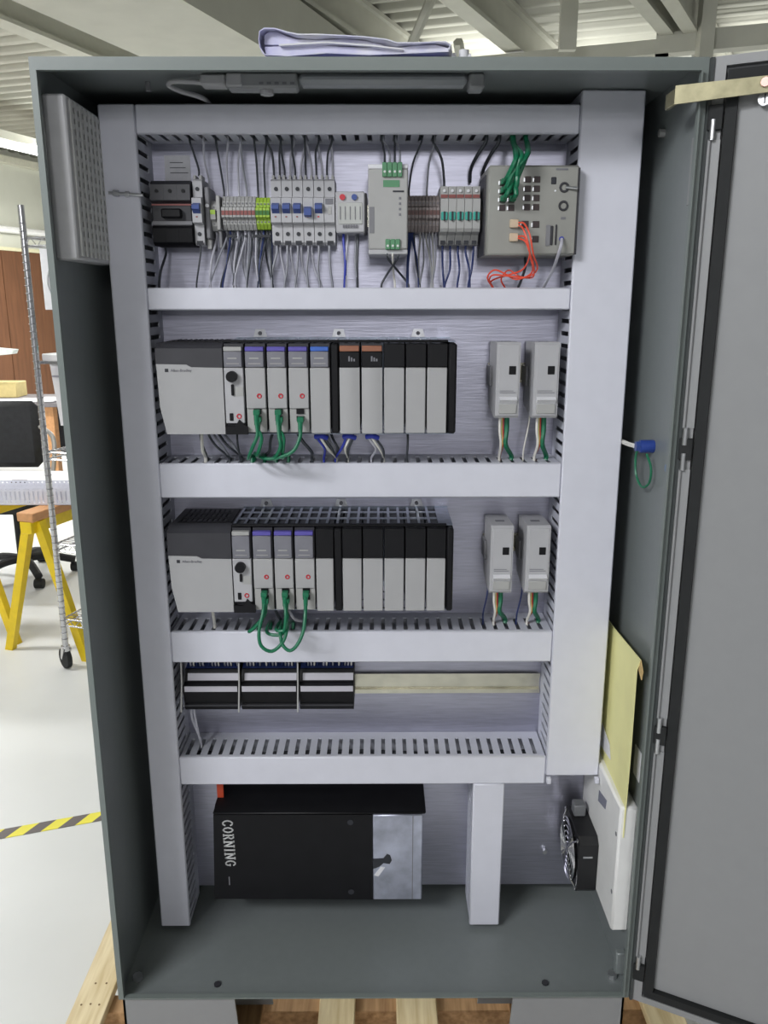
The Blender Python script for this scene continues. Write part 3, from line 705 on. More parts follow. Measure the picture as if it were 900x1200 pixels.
# power supply
ps = thing('power_supply', 'tall grey power supply with green plugs at top and bottom', 'power supply', (.026, .25, 1.286))
part('body', MB().box(-.0048, .0572, .141, YB, 1.292, 1.411, .002), DEVG, ps)
part('top_cap', MB().box(-.0048, .0572, .143, YB, 1.411, 1.4175, .001), PAPER, ps)
part('bottom_cap', MB().box(-.0048, .0572, .143, YB, 1.2845, 1.292, .001), DEVW, ps)
for nm, z0, z1, n_, xx in (('plug', 1.3985, 1.4195, 4, .0172), ('plug', 1.2915, 1.307, 3, .0220)):
    for k in range(n_):
        x = xx + k * .0078
        pg = part(nm, MB().box(x, x + .0074, .1365, .150, z0, z1, .0008), GREENP, ps, 'green plug')
        part('plug_screw', MB().cyl((x + .0037, .1355, z0 + (z1 - z0) * .35), (x + .0037, .137, z0 + (z1 - z0) * .35), .0019, n=8), WHITEINK, pg)
part('lettering', MB().box(.0185, .044, .1403, .1412, 1.384, 1.394), GREENP, ps)
part('label_print', MB().box(.0335, .051, .1405, .1412, 1.3765, 1.379), INK, ps)
for k in range(4): part('led', MB().box(.0430, .0465, .1403, .1412, 1.366 - .008 * k, 1.3695 - .008 * k), INKG, ps)
part('side_recess', MB().box(-.0030, .0045, .1404, .1412, 1.316, 1.355), DEVD, ps)
# brown-grey double terminals
TB = mat('taupe_terminal', (142, 132, 130), .5, var=.06); g2 = None
for k in range(9):
    lab = f'{ORD[k]} taupe double terminal from the left, right of the power supply'
    if g2 is None: g2 = term('double_terminal', .0585, .0640, 1.3235, 1.3800, .194, TB, lab, 'taupe double terminals', mat('brown_marker', (104, 72, 68), .5))
    else: dup(g2, (k * .0058, 0, 0), lab)
for k in range(9):
    for z in (1.3655, 1.372, 1.3360, 1.3300): pass
# fuse terminals with teal levers
g3 = None
for k in range(5):
    lab = f'{ORD[k]} grey fuse terminal with a teal lever, from the left'
    if g3 is None:
        g3 = thing('fuse_terminal', lab, 'fuse terminal', (.117, .25, 1.306), 'fuse terminals with teal levers'); x0 = .1112; x1 = .1238
        part('body', MB().prism([(YB, 1.303), (.214, 1.303), (.206, 1.318), (.188, 1.322), (.184, 1.327), (.184, 1.372), (.194, 1.374), (.194, 1.392), (YB, 1.392)], 'x', x0, x1 - .0004), DEVG, g3)
        part('lever', MB().box(x0 + .0008, x1 - .0012, .1815, .1845, 1.3395, 1.3520, .001), TEAL, g3, 'teal lever')
        part('lever_notch', MB().box(x0 + .0045, x0 + .0075, .1805, .182, 1.338, 1.3525), INK, g3)
        part('red_strip', MB().box(x0 + .0004, x1 - .0008, .1930, .1945, 1.3745, 1.3795), RED if False else REDBR, g3)
        part('white_plug', MB().cyl((x0 + .006, .1915, 1.3850), (x0 + .006, .1945, 1.3850), .0024, n=8), PAPER, g3)
        part('foot_mouth', MB().box(x0 + .002, x1 - .003, .2035, .209, 1.3035, 1.3095), INK, g3)
    else: dup(g3, (k * .0129, 0, 0), lab)
# network switch
nsw = thing('network_switch', 'grey rail-mount network switch with many ports and green cables', 'network switch', (.252, .25, 1.281))
part('body', MB().box(.1812, .3225, .141, YB, 1.2830, 1.4160, .003), SWBODY, nsw)
part('side_rib', MB().box(.1795, .1812, .165, .245, 1.2845, 1.405), CHAR, nsw)
part('edge_strip', MB().box(.3205, .3232, .1402, .15, 1.284, 1.412), CHAR, nsw)
def port(x, z, s=.0048):
    p = part('port', MB().box(x - s, x + s, .1396, .1415, z - s * .95, z + s * .95, .0004), mat('dark_port', (58, 46, 46), .5), nsw)
    part('port_latch', MB().box(x - s * 1.45, x - s * 1.02, .1394, .1412, z - s * .7, z + s * .4), ZINC, p)
for j in range(4):
    for x in (.2040, .2180): port(x, 1.3905 - .0123 * j)
    for x in (.2427, .2568): port(x, 1.3950 - .0135 * j)
for z in (1.3290, 1.3070): port(.2577, z, .0052)
port(.2405, 1.3290, .0056)
for z in (1.3300, 1.3095):
    part('fibre_module', MB().box(.2165, .2300, .134, .1415, z - .0062, z + .0062, .001), mat('cream_connector', (206, 186, 160), .5), nsw, 'cream fibre connector')
part('port', MB().box(.2785, .2865, .1396, .1415, 1.388, 1.3985, .001), INK, nsw)
part('led', MB().cyl((.2855, .1395, 1.3785), (.2855, .1415, 1.3785), .0015, n=8), PAPER, nsw)
for z in (1.3835, 1.3565):
    part('round_socket', MB().ring((.2995, .1405, z), (0, 1, 0), .0062, .0018, n=16), CHAR, nsw)
part('serial_socket', MB().box(.2812, .2850, .1385, .1412, 1.298, 1.327, .001), CHAR, nsw)
part('serial_socket', MB().box(.2885, .2910, .1385, .1412, 1.298, 1.329, .001), CHAR, nsw)
part('serial_plate', MB().box(.2740, .2806, .1392, .1412, 1.297, 1.328), DEVD, nsw)
part('print_line', MB().box(.2855, .304, .1403, .1412, 1.4085, 1.411), INKG, nsw)
part('print_line', MB().box(.2965, .304, .1403, .1412, 1.3365, 1.340), INKG, nsw)
part('toggle_stud', MB().cyl((.301, .138, 1.3835), (.3185, .134, 1.3815), .0022, n=8), ZINC, nsw)
part('blue_knob', MB().cyl((.2985, .136, 1.3075), (.2985, .141, 1.3075), .0035, n=8), W_BLUE, nsw, 'blue knob')

# ------------------------------------------------------------------ row 1 wiring
def wire(name, pts, r, mt_, label, group=None, cat='wire', n=6):
    return solo(name, MB().tube(pts, r, n=n), mt_, label, cat, group)
ZT = 1.4655; ZS = 1.2325
def up(xt, x, z, label, mt_=W_DARK, r=.0018, y=.215, yt=.205, group='wires rising to the top duct'):
    xs = snap('top', xt, random.uniform(-.0018, .0018))
    wire('wire', [(xs, yt, ZT + .004), (xs, yt, ZT - .006), (xs * .35 + x * .65 + random.uniform(-.002, .002), yt, (ZT + z) / 2 + .006), (x, y, z + .012), (x, y, z + .0005)], r, mt_, label, group)
def down(x, z, xb, label, mt_=W_GREY, r=.0020, y=.205, yb=.200, group='wires dropping to the thin shelf duct', jx=None):
    xs = snap('s1', xb, random.uniform(-.0018, .0018) if jx is None else jx)
    wire('wire', [(x, y, z - .0005), (x, y - .001, z - .012), (x * .5 + xs * .5 + random.uniform(-.003, .003), yb - .003, (z + ZS) / 2 - .004), (xs, yb, ZS + .008), (xs, yb, ZS - .004)], r, mt_, label, group)
up(-.285, -.2806, 1.4095, 'dark wire rising from the single white breaker', y=.213)
up(-.268, -.2665, 1.392, 'pale wire rising from the slim end clamp', W_LIGHT, y=.224)
up(-.247, -.2415, 1.379, 'dark wire rising from the first grey terminal')
up(-.230, -.2350, 1.379, 'pale wire rising from the second grey terminal', W_LIGHT)
up(-.210, -.2170, 1.379, 'pale wire rising from the middle of the grey terminals', W_LIGHT)
up(-.203, -.2045, 1.379, 'grey wire rising from the right half of the grey terminals', W_GREY)
up(-.197, -.1857, 1.377, 'dark wire rising from the first yellow-green terminal')
up(-.176, -.1742, 1.377, 'dark wire rising from the third yellow-green terminal')
for k in range(6):
    cx = -.1539 + k * .01725
    up(cx - .003, cx - .0048, 1.4095, f'dark wire rising from the left lug of the {ORD[k]} breaker in the row of six', y=.213, yt=.203)
    if k < 1: up(cx + .004, cx + .0048, 1.4095, 'grey wire crossing from the right lug of the first of six breakers', W_DARK, y=.213, yt=.210)
    else: up(cx + .006, cx + .0048, 1.4095, f'pale wire rising from the right lug of the {ORD[k]} breaker in the row of six', W_LIGHT, y=.213, yt=.212)
for k, xt in enumerate((.012, .022, .030, .041)):
    up(xt, .0209 + k * .0078, 1.4195, f'{ORD[k]} wire from the left rising from the power supply plug', W_DARK if k % 2 == 0 else W_GREY, y=.1433, yt=.185)
up(.075, .0612, 1.380, 'dark bent wire rising from the first taupe terminal', r=.0016)
up(.095, .0905, 1.380, 'grey wire rising from the middle of the taupe terminals', W_GREY, r=.0016)
up(.110, .1185, 1.392, 'dark thick wire rising from the first fuse terminal', r=.0020, y=.220)
down(-.281, 1.3025, -.290, 'dark curved wire dropping from the single white breaker', W_DARK, y=.199, r=.0016)
down(-.345, 1.3000, -.350, 'short dark stub wire at the far left of the thin shelf duct', W_DARK, y=.225, r=.0022)
down(-.2665, 1.2965, -.268, 'pale wire dropping from the slim end clamp', W_LIGHT, y=.222)
down(-.258, 1.325, -.259, 'pale wire dropping from the yellow-green middle terminal', W_LIGHT, y=.222)
cols = [W_GREY, W_NAVY, W_DARK, W_LIGHT, W_DARK, W_LIGHT, W_GREY, W_DARK, W_LIGHT]
for k in range(9):
    down(-.2411 + k * .00612, 1.3265, -.262 + k * .0088, f'{("navy" if cols[k] is W_NAVY else "dark" if cols[k] is W_DARK else "pale")} wire dropping from the {ORD[k]} grey terminal', cols[k], r=.0017, y=.221)
    down(-.2400 + k * .00612, 1.3265, -.232 + k * .0066, f'second wire slanting down from the {ORD[k]} grey terminal', W_LIGHT if k % 4 else W_GREY, r=.0015, y=.228, yb=.212)
for k in range(4):
    down(-.1857 + k * .00575, 1.3275, -.190 + k * .006, f'dark wire dropping from the {ORD[k]} yellow-green terminal', [W_DARK, W_NAVY, W_DARK, W_DARK][k], r=.0018, y=.221)
    down(-.1845 + k * .00575, 1.3275, -.181 + k * .006, f'second wire dropping from the {ORD[k]} yellow-green terminal', [W_LIGHT, W_DARK, W_GREY, W_NAVY][k], r=.0017, y=.228, yb=.213)
for k in range(6):
    cx = -.1539 + k * .01725
    down(cx - .002, 1.3022, cx - .003, f'grey wire dropping from the {ORD[k]} breaker of the row of six', W_GREY, y=.199)
    if k < 4: down(cx + .003, 1.3022, cx + .008, f'pale wire dropping beside the grey one of the {ORD[k]} breaker of six', W_LIGHT, y=.204, yb=.21)
down(-.0465, 1.3200, -.049, 'blue wire dropping from the module with round buttons', W_BLUE, r=.0022)
down(-.0400, 1.3200, -.040, 'pale violet wire beside the blue one under the button module', W_LIGHT, r=.0016)
down(-.0230, 1.3200, -.026, 'dark wire dropping from the right of the button module', W_DARK, r=.0022)
down(-.0265, 1.3200, -.0235, 'grey wire dropping from the right of the button module', W_GREY, r=.0016, y=.212)
down(.0257, 1.2910, .049, 'dark wire crossing to the right below the power supply', W_DARK, r=.0018, y=.148)
down(.0335, 1.2910, .033, 'white wire in the middle below the power supply', W_WHITE, r=.0018, y=.148)
down(.0413, 1.2910, .026, 'dark wire crossing to the left below the power supply', W_DARK, r=.0018, y=.148, yb=.19)
for k in range(4):
    down(.0615 + k * .0030, 1.3235, .0625 + .0034 * k, f'{ORD[k]} {"navy" if k < 3 else "dark"} wire of the thick bundle below the taupe terminals', W_NAVY if k < 3 else W_DARK, r=.0016, y=.219 + .002 * (k % 2))
for k in range(6):
    down(.0800 + k * .0052, 1.3235, .082 + .0052 * k, f'{ORD[k]} grey wire of the bundle below the right taupe terminals', W_GREY if k % 2 else DEVG, r=.0015, y=.219)
for k in range(5):
    down(.1175 + k * .0129, 1.3030, .112 + k * .0122 + (.004 if k == 3 else 0), f'navy wire dropping from the {ORD[k]} fuse terminal', W_NAVY, r=.0018, y=.219)
# cables of the network switch
for k, (xa, za, xb, sc) in enumerate(((.2040, 1.3905, .238, 0), (.2180, 1.3905, .244, .4), (.2040, 1.3782, .236, 1), (.2180, 1.3782, .241, 1.2), (.2040, 1.3659, .233, 2), (.2180, 1.3659, .239, 2.2))):
    xs = snap('top', .214 + .0105 * (k % 3), .001 * (k % 2))
    t = thing('green_patch_cable', f'{["upper left", "upper right", "middle left", "middle right", "lower left", "lower right"][k]} green patch cable plugged into the network switch', 'cable', (xa, .13, za), 'green cables of the network switch')
    part('plug', MB().box(xa - .0047, xa + .0047, .122, .1396, za - .004, za + .004, .001), GREENC, t)
    part('cord', MB().tube([(xa, .122, za), (xa + .002, .106, za + .004), (xa * .45 + .222 * .55, .098 + .003 * k, za + .022), (.2185 + .0082 * (k % 3), .108 + .0085 * (k // 3), 1.425), (xs, .165, 1.448), (xs, .180 + .006 * (k // 3), ZT - .004), (xs, .182 + .006 * (k // 3), ZT + .006)], .0038, n=8), GREENC, t)
for k, x in enumerate((.176, .197)):
    wire('cable', [(snap('top', x), .19, ZT + .005), (snap('top', x), .19, ZT - .008), (x - .006, .205, 1.440), (x - .012, .235, 1.425), (x - .012, .248, 1.4165 if x > .18 else 1.405)], .0028, W_DARK, f'dark cable behind the {"left corner" if k == 0 else "green cables"} of the network switch', 'dark cables behind the switch', 'cable')
fo = [[(.2300, .1338, 1.331), (.236, .118, 1.328), (.243, .110, 1.310), (.250, .115, 1.283), (.262, .140, 1.262), (.250, .165, 1.250), (.222, .175, 1.252), (.198, .180, 1.254), (.193, .19, 1.246), (.1955, .198, 1.2335), (.196, .198, 1.228)],
      [(.2300, .1338, 1.327), (.234, .121, 1.322), (.240, .114, 1.305), (.247, .118, 1.280), (.256, .15, 1.257), (.235, .172, 1.247), (.215, .178, 1.257), (.200, .185, 1.262), (.190, .19, 1.250), (.1955, .204, 1.2335), (.196, .204, 1.228)],
      [(.2300, .1338, 1.311), (.237, .119, 1.309), (.242, .113, 1.298), (.246, .117, 1.280), (.242, .15, 1.262), (.226, .17, 1.255), (.205, .182, 1.249), (.196, .192, 1.243), (.1955, .210, 1.2335), (.196, .210, 1.228)],
      [(.2300, .1338, 1.308), (.238, .115, 1.302), (.245, .113, 1.288), (.254, .122, 1.268), (.259, .15, 1.250), (.240, .172, 1.252), (.224, .18, 1.262), (.214, .192, 1.248), (.216, .205, 1.2335), (.2165, .205, 1.228)]]
for k, p in enumerate(fo):
    for q in range(2, len(p) - 2): p[q] = (p[q][0], p[q][1] + .0034 * (k - 1.5), p[q][2])
    xs = snap('s1', p[-1][0]); p[-1] = (xs, p[-1][1], p[-1][2]); p[-2] = (xs, p[-2][1], p[-2][2])
    wire('fibre_cable', p, .0014, ORANGEC, ['orange fibre cable with the widest loop under the network switch', 'orange fibre cable crossing the widest loop under the switch', 'orange fibre cable from the lower connector, shortest loop', 'orange fibre cable from the lower connector, looping right'][k], 'orange fibre cables', 'fibre cable')
wire('cable', [(.2525, .20, 1.2830), (.253, .195, 1.268), (.249, .20, 1.250), (snap('s1', .246), .205, ZS), (snap('s1', .246), .205, ZS - .005)], .0022, W_DARK, 'short dark cable behind the orange loops', None, 'cable')
wire('cable', [(.2985, .1355, 1.3070), (.2965, .128, 1.298), (.2945, .135, 1.285), (.2935, .17, 1.262), (snap('s1', .292), .20, ZS), (snap('s1', .292), .20, ZS - .005)], .0026, W_LIGHT, 'pale violet cable from the blue knob of the network switch', None, 'cable')

# ------------------------------------------------------------------ ROWS 2 and 3: controller racks
PY = .113
def rack(zt, zb, lbl, spec, row):
    """spec: list of (x0, x1, kind) from left to right"""
    xl, xr = spec[0][0], spec[-1][1]; H = zt - zb
    ch_ = thing('rack_chassis', f'metal chassis holding the {lbl} controller modules', 'chassis', (0, .257, zb), 'controller racks')
    part('back_sheet', MB().box(spec[1][0], xr, .2545, .2565, zb - .004, zt + .004), CLEAR, ch_)
    us = [spec[1][0] + .001]; 
    while us[-1] < xr - .03: us += [us[-1] + .0045, us[-1] + .0175]
    us += [xr - .001]
    part('top_grille', MB().sheet(us, [.130, .140, .172, .180, .215, .222, .2525], lambda i, j: i % 2 == 1 and j in (1, 3, 5) and i < len(us) - 2, lambda u, v, w: (u, v, zt + .001 + w), .0015), CLEAR, ch_)
    part('bottom_grille', MB().sheet(us, [.130, .140, .172, .180, .215, .222, .2525], lambda i, j: i % 2 == 1 and j in (1, 3, 5) and i < len(us) - 2, lambda u, v, w: (u, v, zb - .003 + w), .0015), CLEAR, ch_)
    part('end_cap', MB().box(spec[-1][0] + .0002, xr, PY + .001, .2540, zb, zt, .003), BLACK, ch_)
    part('front_rail', MB().box(spec[1][0], spec[-1][0], PY + .010, .132, zt + .0008, zt + .0048, .001), BLACK, ch_)
    for x in (-.196, -.0587, .0797):
        tb_ = part('mounting_tab', MB().prism([(x - .012, zt + .0045), (x + .012, zt + .0045), (x + .008, zt + .018), (x - .008, zt + .018)], 'y', .2525, .2545), ZINC, ch_)
        part('tab_screw', MB().cyl((x, .2485, zt + .011), (x, .2525, zt + .011), .0035, n=8), INKG, tb_)
    n = 0; names = {}
    zd = zb + H * .733 if row == 2 else zt - .055
    zd = {2: 1.1096, 3: .790}[row]
    for i, (x0, x1, kind) in enumerate(spec):
        x0 += .0003; x1 -= .0003; cx = (x0 + x1) / 2; g = f'modules in the {lbl} rack'
        pos = f'in the {lbl} rack'
        if kind == 'ps':
            t = thing('rack_power_supply', f'wide pale power supply with small lettering at the left end of the {lbl} rack', 'power supply', (cx, .25, zb), g)
            w0 = x0 + .0105
            part('cover', MB().add([(x0 + .002, PY, zd + .006), (x0 + .05, PY, zd + .005), (x1 - .05, PY, zd + .001), (x1, PY, zd), (x1, PY, zb), (w0 + .002, PY, zb), (x0 + .004, PY, zb + H * .3),
                                    (x0 - .000, PY + .05, zd + .006), (x0 + .05, PY + .05, zd + .005), (x1 - .05, PY + .05, zd + .001), (x1, PY + .05, zd), (x1, PY + .05, zb), (w0, PY + .05, zb), (x0 + .002, PY + .05, zb + H * .3)],
                                   [tuple(range(7)), tuple(range(7, 14))] + [(k, (k + 1) % 7, 7 + (k + 1) % 7, 7 + k) for k in range(7)]), DOORW, t)
            part('housing', MB().prism([(PY + .0505, zd - .0015), (.2535, zd - .0015), (.2535, zb + .003), (PY + .0505, zb + .003)], 'x', x0 + .012, x1), CHAR, t)
            part('top_hood', MB().prism([(PY + .0015, zd - .0012), (PY + .0025, zt - .008), (PY + .016, zt), (.2535, zt), (.2535, zd - .0012)], 'x', x0 + .001, x1), CHAR, t)
            gus = [x0 + .012]
            while gus[-1] < x1 - .02: gus += [gus[-1] + .003, gus[-1] + .009]
            gus += [x1 - .004]
            part('vent_grille', MB().sheet(gus, [.150, .158, .182, .190, .214, .222, .246], lambda a, b: a % 2 == 1 and b % 2 == 1, lambda u, v, w: (u, v, zt + .0002 + w), .0012), BLACK, t)
            part('logo', MB().box(x0 + .0155, x0 + .021, PY - .0006, PY + .0005, zd - .0065, zd - .0012), INK, t)
            text('lettering', 'Allen-Bradley', INKG, t, (x0 + .0245, PY - .0004, zd - .0060), (R(90), 0, 0), .0062)
            continue
        if kind == 'sep':
            part('divider', MB().box(x0, x1, PY + .001, .2540, zb + .001, zt - .001, .002), BLACK, ch_); continue
        if kind == 'end': continue
        n += 1
        if kind == 'cpu':
            t = thing('controller_module', f'controller module with a round black key switch {pos}', 'module', (cx, .25, zb), g)
        elif kind == 'comm':
            names['c'] = names.get('c', 0) + 1
            t = thing('network_module', f'{ORD[names["c"] - 1]} purple-banded network module from the left {pos}', 'module', (cx, .25, zb), g)
        elif kind == 'blue':
            t = thing('io_module', f'blue-banded module with a plain pale door {pos}', 'module', (cx, .25, zb), g)
        elif kind == 'orange':
            names['o'] = names.get('o', 0) + 1
            t = thing('io_module', f'{["left", "right"][names["o"] - 1]} one of the two orange-banded modules {pos}', 'module', (cx, .25, zb), g)
        else:
            names['b'] = names.get('b', 0) + 1
            t = thing('filler_module', f'{ORD[names["b"] - 1]} black-topped blank filler from the left {pos}', 'filler', (cx, .25, zb), g)
        x1_ = x1 - .0008
        part('body', MB().box(x0 + .001, x1_ - .001, PY + .012, .2535, zb + .004, zt - .001), CHAR, t)
        if kind in ('cpu', 'comm', 'blue'):
            bm_ = {'cpu': DEVG, 'comm': PURPLE, 'blue': BLUEB}[kind]
            part('band', MB().box(x0 + .0015, x1_ - .0025, PY + .002, PY + .012, zt - .0125, zt - .0055, .0008), bm_, t, {'cpu': 'silver band', 'comm': 'purple band', 'blue': 'blue band'}[kind])
            part('display', MB().box(x0 + .0015, x1_ - .0025, PY + .001, PY + .012, zd + .0008, zt - .0128, .001), DISP, t)
            part('display_print', MB().box(cx - .009, cx + .006, PY + .0004, PY + .0012, zd + .014, zd + .016), DEVG, t)
            part('display_print', MB().box(cx - .011, cx + .009, PY + .0004, PY + .0012, zd + .006, zd + .0072), DEVG, t)
        elif kind == 'orange':
            part('band', MB().box(x0 + .0015, x1_ - .0015, PY + .002, PY + .012, zt - .013, zt - .004, .0008), ORANGEB, t, 'rust orange band')
            part('display', MB().box(x0 + .001, x1_ - .001, PY + .001, PY + .012, zd + .0008, zt - .0132, .001), BLACK, t)
            for q in range(3): part('display_print', MB().box(cx - .002 + .004 * q, cx + .0005 + .004 * q, PY + .0004, PY + .0012, zd + .010, zd + .018 - .002 * q), INKG, t)
        else:
            part('top_cap', MB().box(x0 + .0005, x1_, PY + .002, PY + .012, zd + .0008, zt - .001, .001), BLACK, t)
        if kind == 'orange':
            arc = [(x0 + .001 + (x1_ - x0 - .002) * q / 8, PY + .0035 - .0035 * math.sin(math.pi * (.15 + .75 * q / 8))) for q in range(9)]
            part('door', MB().prism(arc + [(x1_ - .001, PY + .012), (x0 + .001, PY + .012)], 'z', zb + .001, zd), DOORW, t)
        elif kind == 'cpu':
            part('face', MB().box(x0 + .001, x1_ - .001, PY + .001, PY + .012, zb + H * .12, zd, .001), PAPER if False else DEVW, t)
            part('key_switch', MB().cyl((cx - .0025, PY - .009, zd - .0135), (cx - .0025, PY + .001, zd - .0135), .0088, n=18), BLACK, t)
            part('key_slot', MB().box(cx - .0048, cx - .0005, PY - .003, PY + .001, zd - .044 + (row == 3) * .004, zd - .026, .001), BLACK, t)
            part('usb_port', MB().box(cx - .0095, cx - .0035, PY - .0006, PY + .001, zb + H * .15, zb + H * .235, .001), BLACK, t)
            part('warning_mark', MB().ring((cx + .0058, PY + .0006, zb + H * .20), (0, 1, 0), .0033, .0011, n=14, k=5), RED, t)
            part('memory_door', MB().box(cx + .001, x1_ - .002, PY + .0002, PY + .001, zd - .045, zd - .030), DEVG, t)
            part('foot', MB().prism([(x0 + .001, zb), (x1_ + .004, zb), (x1_ + .004, zb + .012), (x1_ - .002, zb + .016), (x1_ - .010, zb + .024), (cx, zb + .013), (x0 + .001, zb + .013)], 'y', PY - .004, PY + .0008), BLACK, t)
        elif kind == 'comm':
            part('face', MB().box(x0 + .001, x1_ - .001, PY + .001, PY + .012, zb + H * .285, zd, .001), DOORW, t)
            part('warning_mark', MB().ring((cx + .005, PY + .0006, zb + H * .425), (0, 1, 0), .0030, .0012, n=14, k=5), RED, t)
            lf = part('lower_face', MB().box(x0 + .001, x1_ - .001, PY + .004, PY + .012, zb + .002, zb + H * .283, .001), DEVG, t)
            part('port', MB().box(cx - .0052, cx + .0072, PY + .0015, PY + .0045, zb + H * .225, zb + H * .280), BLACK, t)
            part('port', MB().box(cx - .0052, cx + .0072, PY + .0015, PY + .0045, zb + H * .145, zb + H * .20), BLACK, t)
        else:
            part('door', MB().box(x0 + .0006, x1_ - .0006, PY, PY + .012, zb + .001, zd, .0012), DOORW, t)
    return ch_
X2 = [-.3463, -.2382, -.2040, -.1690, -.1348, -.0998, -.0656, -.0532, -.0176, .0188, .0538, .0881, .1224, .1361]
K2 = ['ps', 'cpu', 'comm', 'comm', 'comm', 'blue', 'sep', 'orange', 'orange', 'fill', 'fill', 'fill', 'end']
rack(1.1480, 1.0030, 'upper', [(X2[i], X2[i + 1], K2[i]) for i in range(13)], 2)
X3 = [-.3472, -.2387, -.2039, -.1677, -.1329, -.0967, -.0648, -.0518, -.0170, .0192, .0548, .0911, .1252, .1368]
K3 = ['ps', 'cpu', 'comm', 'comm', 'comm', 'fill', 'sep', 'fill', 'fill', 'fill', 'fill', 'fill', 'end']
rack(.8430, .6950, 'lower', [(X3[i], X3[i + 1], K3[i]) for i in range(13)], 3)

# green patch cables
def patch(px, pz, pts, label, group, r=.0030):
    t = thing('green_patch_cable', label, 'cable', (px, .10, pz), group)
    part('plug', MB().box(px - .0052, px + .0052, PY - .012, PY + .0014, pz - .005, pz + .004, .001), GREENC, t)
    part('boot', MB().cyl((px, PY - .010, pz - .004), (px - .0003, PY - .013, pz - .020), .0042, .0034, n=8), GREENC, t)
    part('cord', MB().tube([(px, PY - .013, pz - .016)] + pts, r, n=8), GREENC, t)
ZS2 = .944
cu = [(X2[i] + X2[i + 1]) / 2 + .001 for i in (2, 3, 4)]
H2 = 1.1480 - 1.0030
def endp(key, x, y, z, j=0): s_ = snap(key, x, j); return [(s_, y, z + .012), (s_, y, z - .004)]
patch(cu[0], 1.0396, [(-.184, .094, 1.004), (-.192, .090, .985), (-.203, .112, .962)] + endp('s2', -.205, .180, ZS2), 'green cable in the upper port of the first upper network module', 'green cables of the upper rack')
patch(cu[0] + .002, 1.0280, [(-.177, .092, 1.0), (-.181, .088, .982), (-.188, .112, .966)] + endp('s2', -.190, .186, ZS2), 'green cable in the lower port of the first upper network module', 'green cables of the upper rack')
patch(cu[1], 1.0396, [(-.149, .092, 1.004), (-.147, .088, .985), (-.160, .108, .962)] + endp('s2', -.165, .182, ZS2), 'green cable in the upper port of the second upper network module', 'green cables of the upper rack')
patch(cu[1] + .002, 1.0280, [(-.142, .094, 1.0), (-.143, .092, .983), (-.147, .115, .963)] + endp('s2', -.148, .188, ZS2), 'green cable in the lower port of the second upper network module', 'green cables of the upper rack')
patch(cu[2] + .001, 1.0280, [(-.116, .094, 1.0), (-.128, .090, .978), (-.160, .100, .965), (-.185, .118, .964)] + endp('s2', -.200, .20, ZS2, .002), 'green cable of the third upper network module sweeping left', 'green cables of the upper rack')
ZS3 = .6375
c3 = [(X3[i] + X3[i + 1]) / 2 + .001 for i in (2, 3, 4)]
patch(c3[0], .7300, [(-.186, .090, .700), (-.192, .080, .672), (-.188, .072, .650), (-.170, .072, .640), (-.152, .080, .654), (-.146, .095, .672), (-.148, .115, .670)] + endp('s3', -.150, .185, ZS3), 'green cable looping low from the first lower network module', 'green cables of the lower rack')
patch(c3[0] + .002, .7180, [(-.184, .094, .696), (-.198, .090, .678), (-.212, .100, .664)] + endp('s3', -.214, .180, ZS3), 'green cable leaning left from the first lower network module', 'green cables of the lower rack')
patch(c3[1], .7300, [(-.147, .090, .700), (-.149, .086, .676), (-.158, .095, .660), (-.182, .105, .660)] + endp('s3', -.195, .185, ZS3), 'green cable curving left from the second lower network module', 'green cables of the lower rack')
patch(c3[1] + .002, .7180, [(-.145, .092, .694), (-.150, .088, .672), (-.166, .100, .668)] + endp('s3', -.172, .190, ZS3), 'green cable in the lower port of the second lower network module', 'green cables of the lower rack')
patch(c3[2], .7300, [(-.114, .088, .700), (-.117, .078, .674), (-.127, .072, .652), (-.140, .072, .641), (-.153, .078, .650), (-.158, .095, .668)] + endp('s3', -.158, .190, ZS3, .002), 'green cable looping low from the third lower network module', 'green cables of the lower rack')

# grey cables and blue ferrules below the upper rack
def drop2(pts, r, mt_, label, group='cables below the upper rack', key='s2', z=ZS2):
    e = pts[-1]; s_ = snap(key, e[0], e[3] if len(e) > 3 else 0)
    wire('cable', pts[:-1] + [(s_, e[1], z + .008), (s_, e[1], z - .004)], r, mt_, label, group, 'cable')
drop2([(-.289, .17, 1.003), (-.289, .165, .985), (-.2895, .17, .965), (-.290, .19)], .0030, W_WHITE, 'short white cable below the upper power supply')
drop2([(-.293, .18, 1.003), (-.293, .175, .985), (-.295, .20)], .0018, W_DARK, 'dark cable beside the white one below the upper power supply')
for k in range(4):
    drop2([(-.284 + .006 * k, .19, 1.003), (-.276 + .008 * k, .165 + .004 * k, .992), (-.264 + .010 * k, .160, .975), (-.258 + .011 * k, .185 + .003 * k)], .0022, W_GREY if k % 2 else W_DARK, f'{ORD[k]} grey loop from the left below the upper power supply')
drop2([(-.228, .16, 1.003), (-.227, .155, .98), (-.230, .18)], .0020, W_DARK, 'single grey cable below the upper controller module')
drop2([(-.167, .17, 1.003), (-.172, .16, .985), (-.176, .17, .965), (-.178, .20)], .0026, W_DARK, 'dark cable between the upper green cables')
drop2([(-.131, .17, 1.003), (-.118, .155, .985), (-.104, .165, .965), (-.098, .19)], .0028, W_DARK, 'dark diagonal cable right of the upper green cables')
for k in range(5):
    drop2([(-.098 + .006 * k, .18, 1.003), (-.094 + .007 * k, .155, .988), (-.082 + .006 * k, .158, .970), (-.078 + .006 * k, .185 + .003 * k)], .0022, [W_GREY, W_LIGHT, W_DARK, W_GREY, W_DARK][k], f'{ORD[k]} cable of the grey bundle below the blue-banded module')
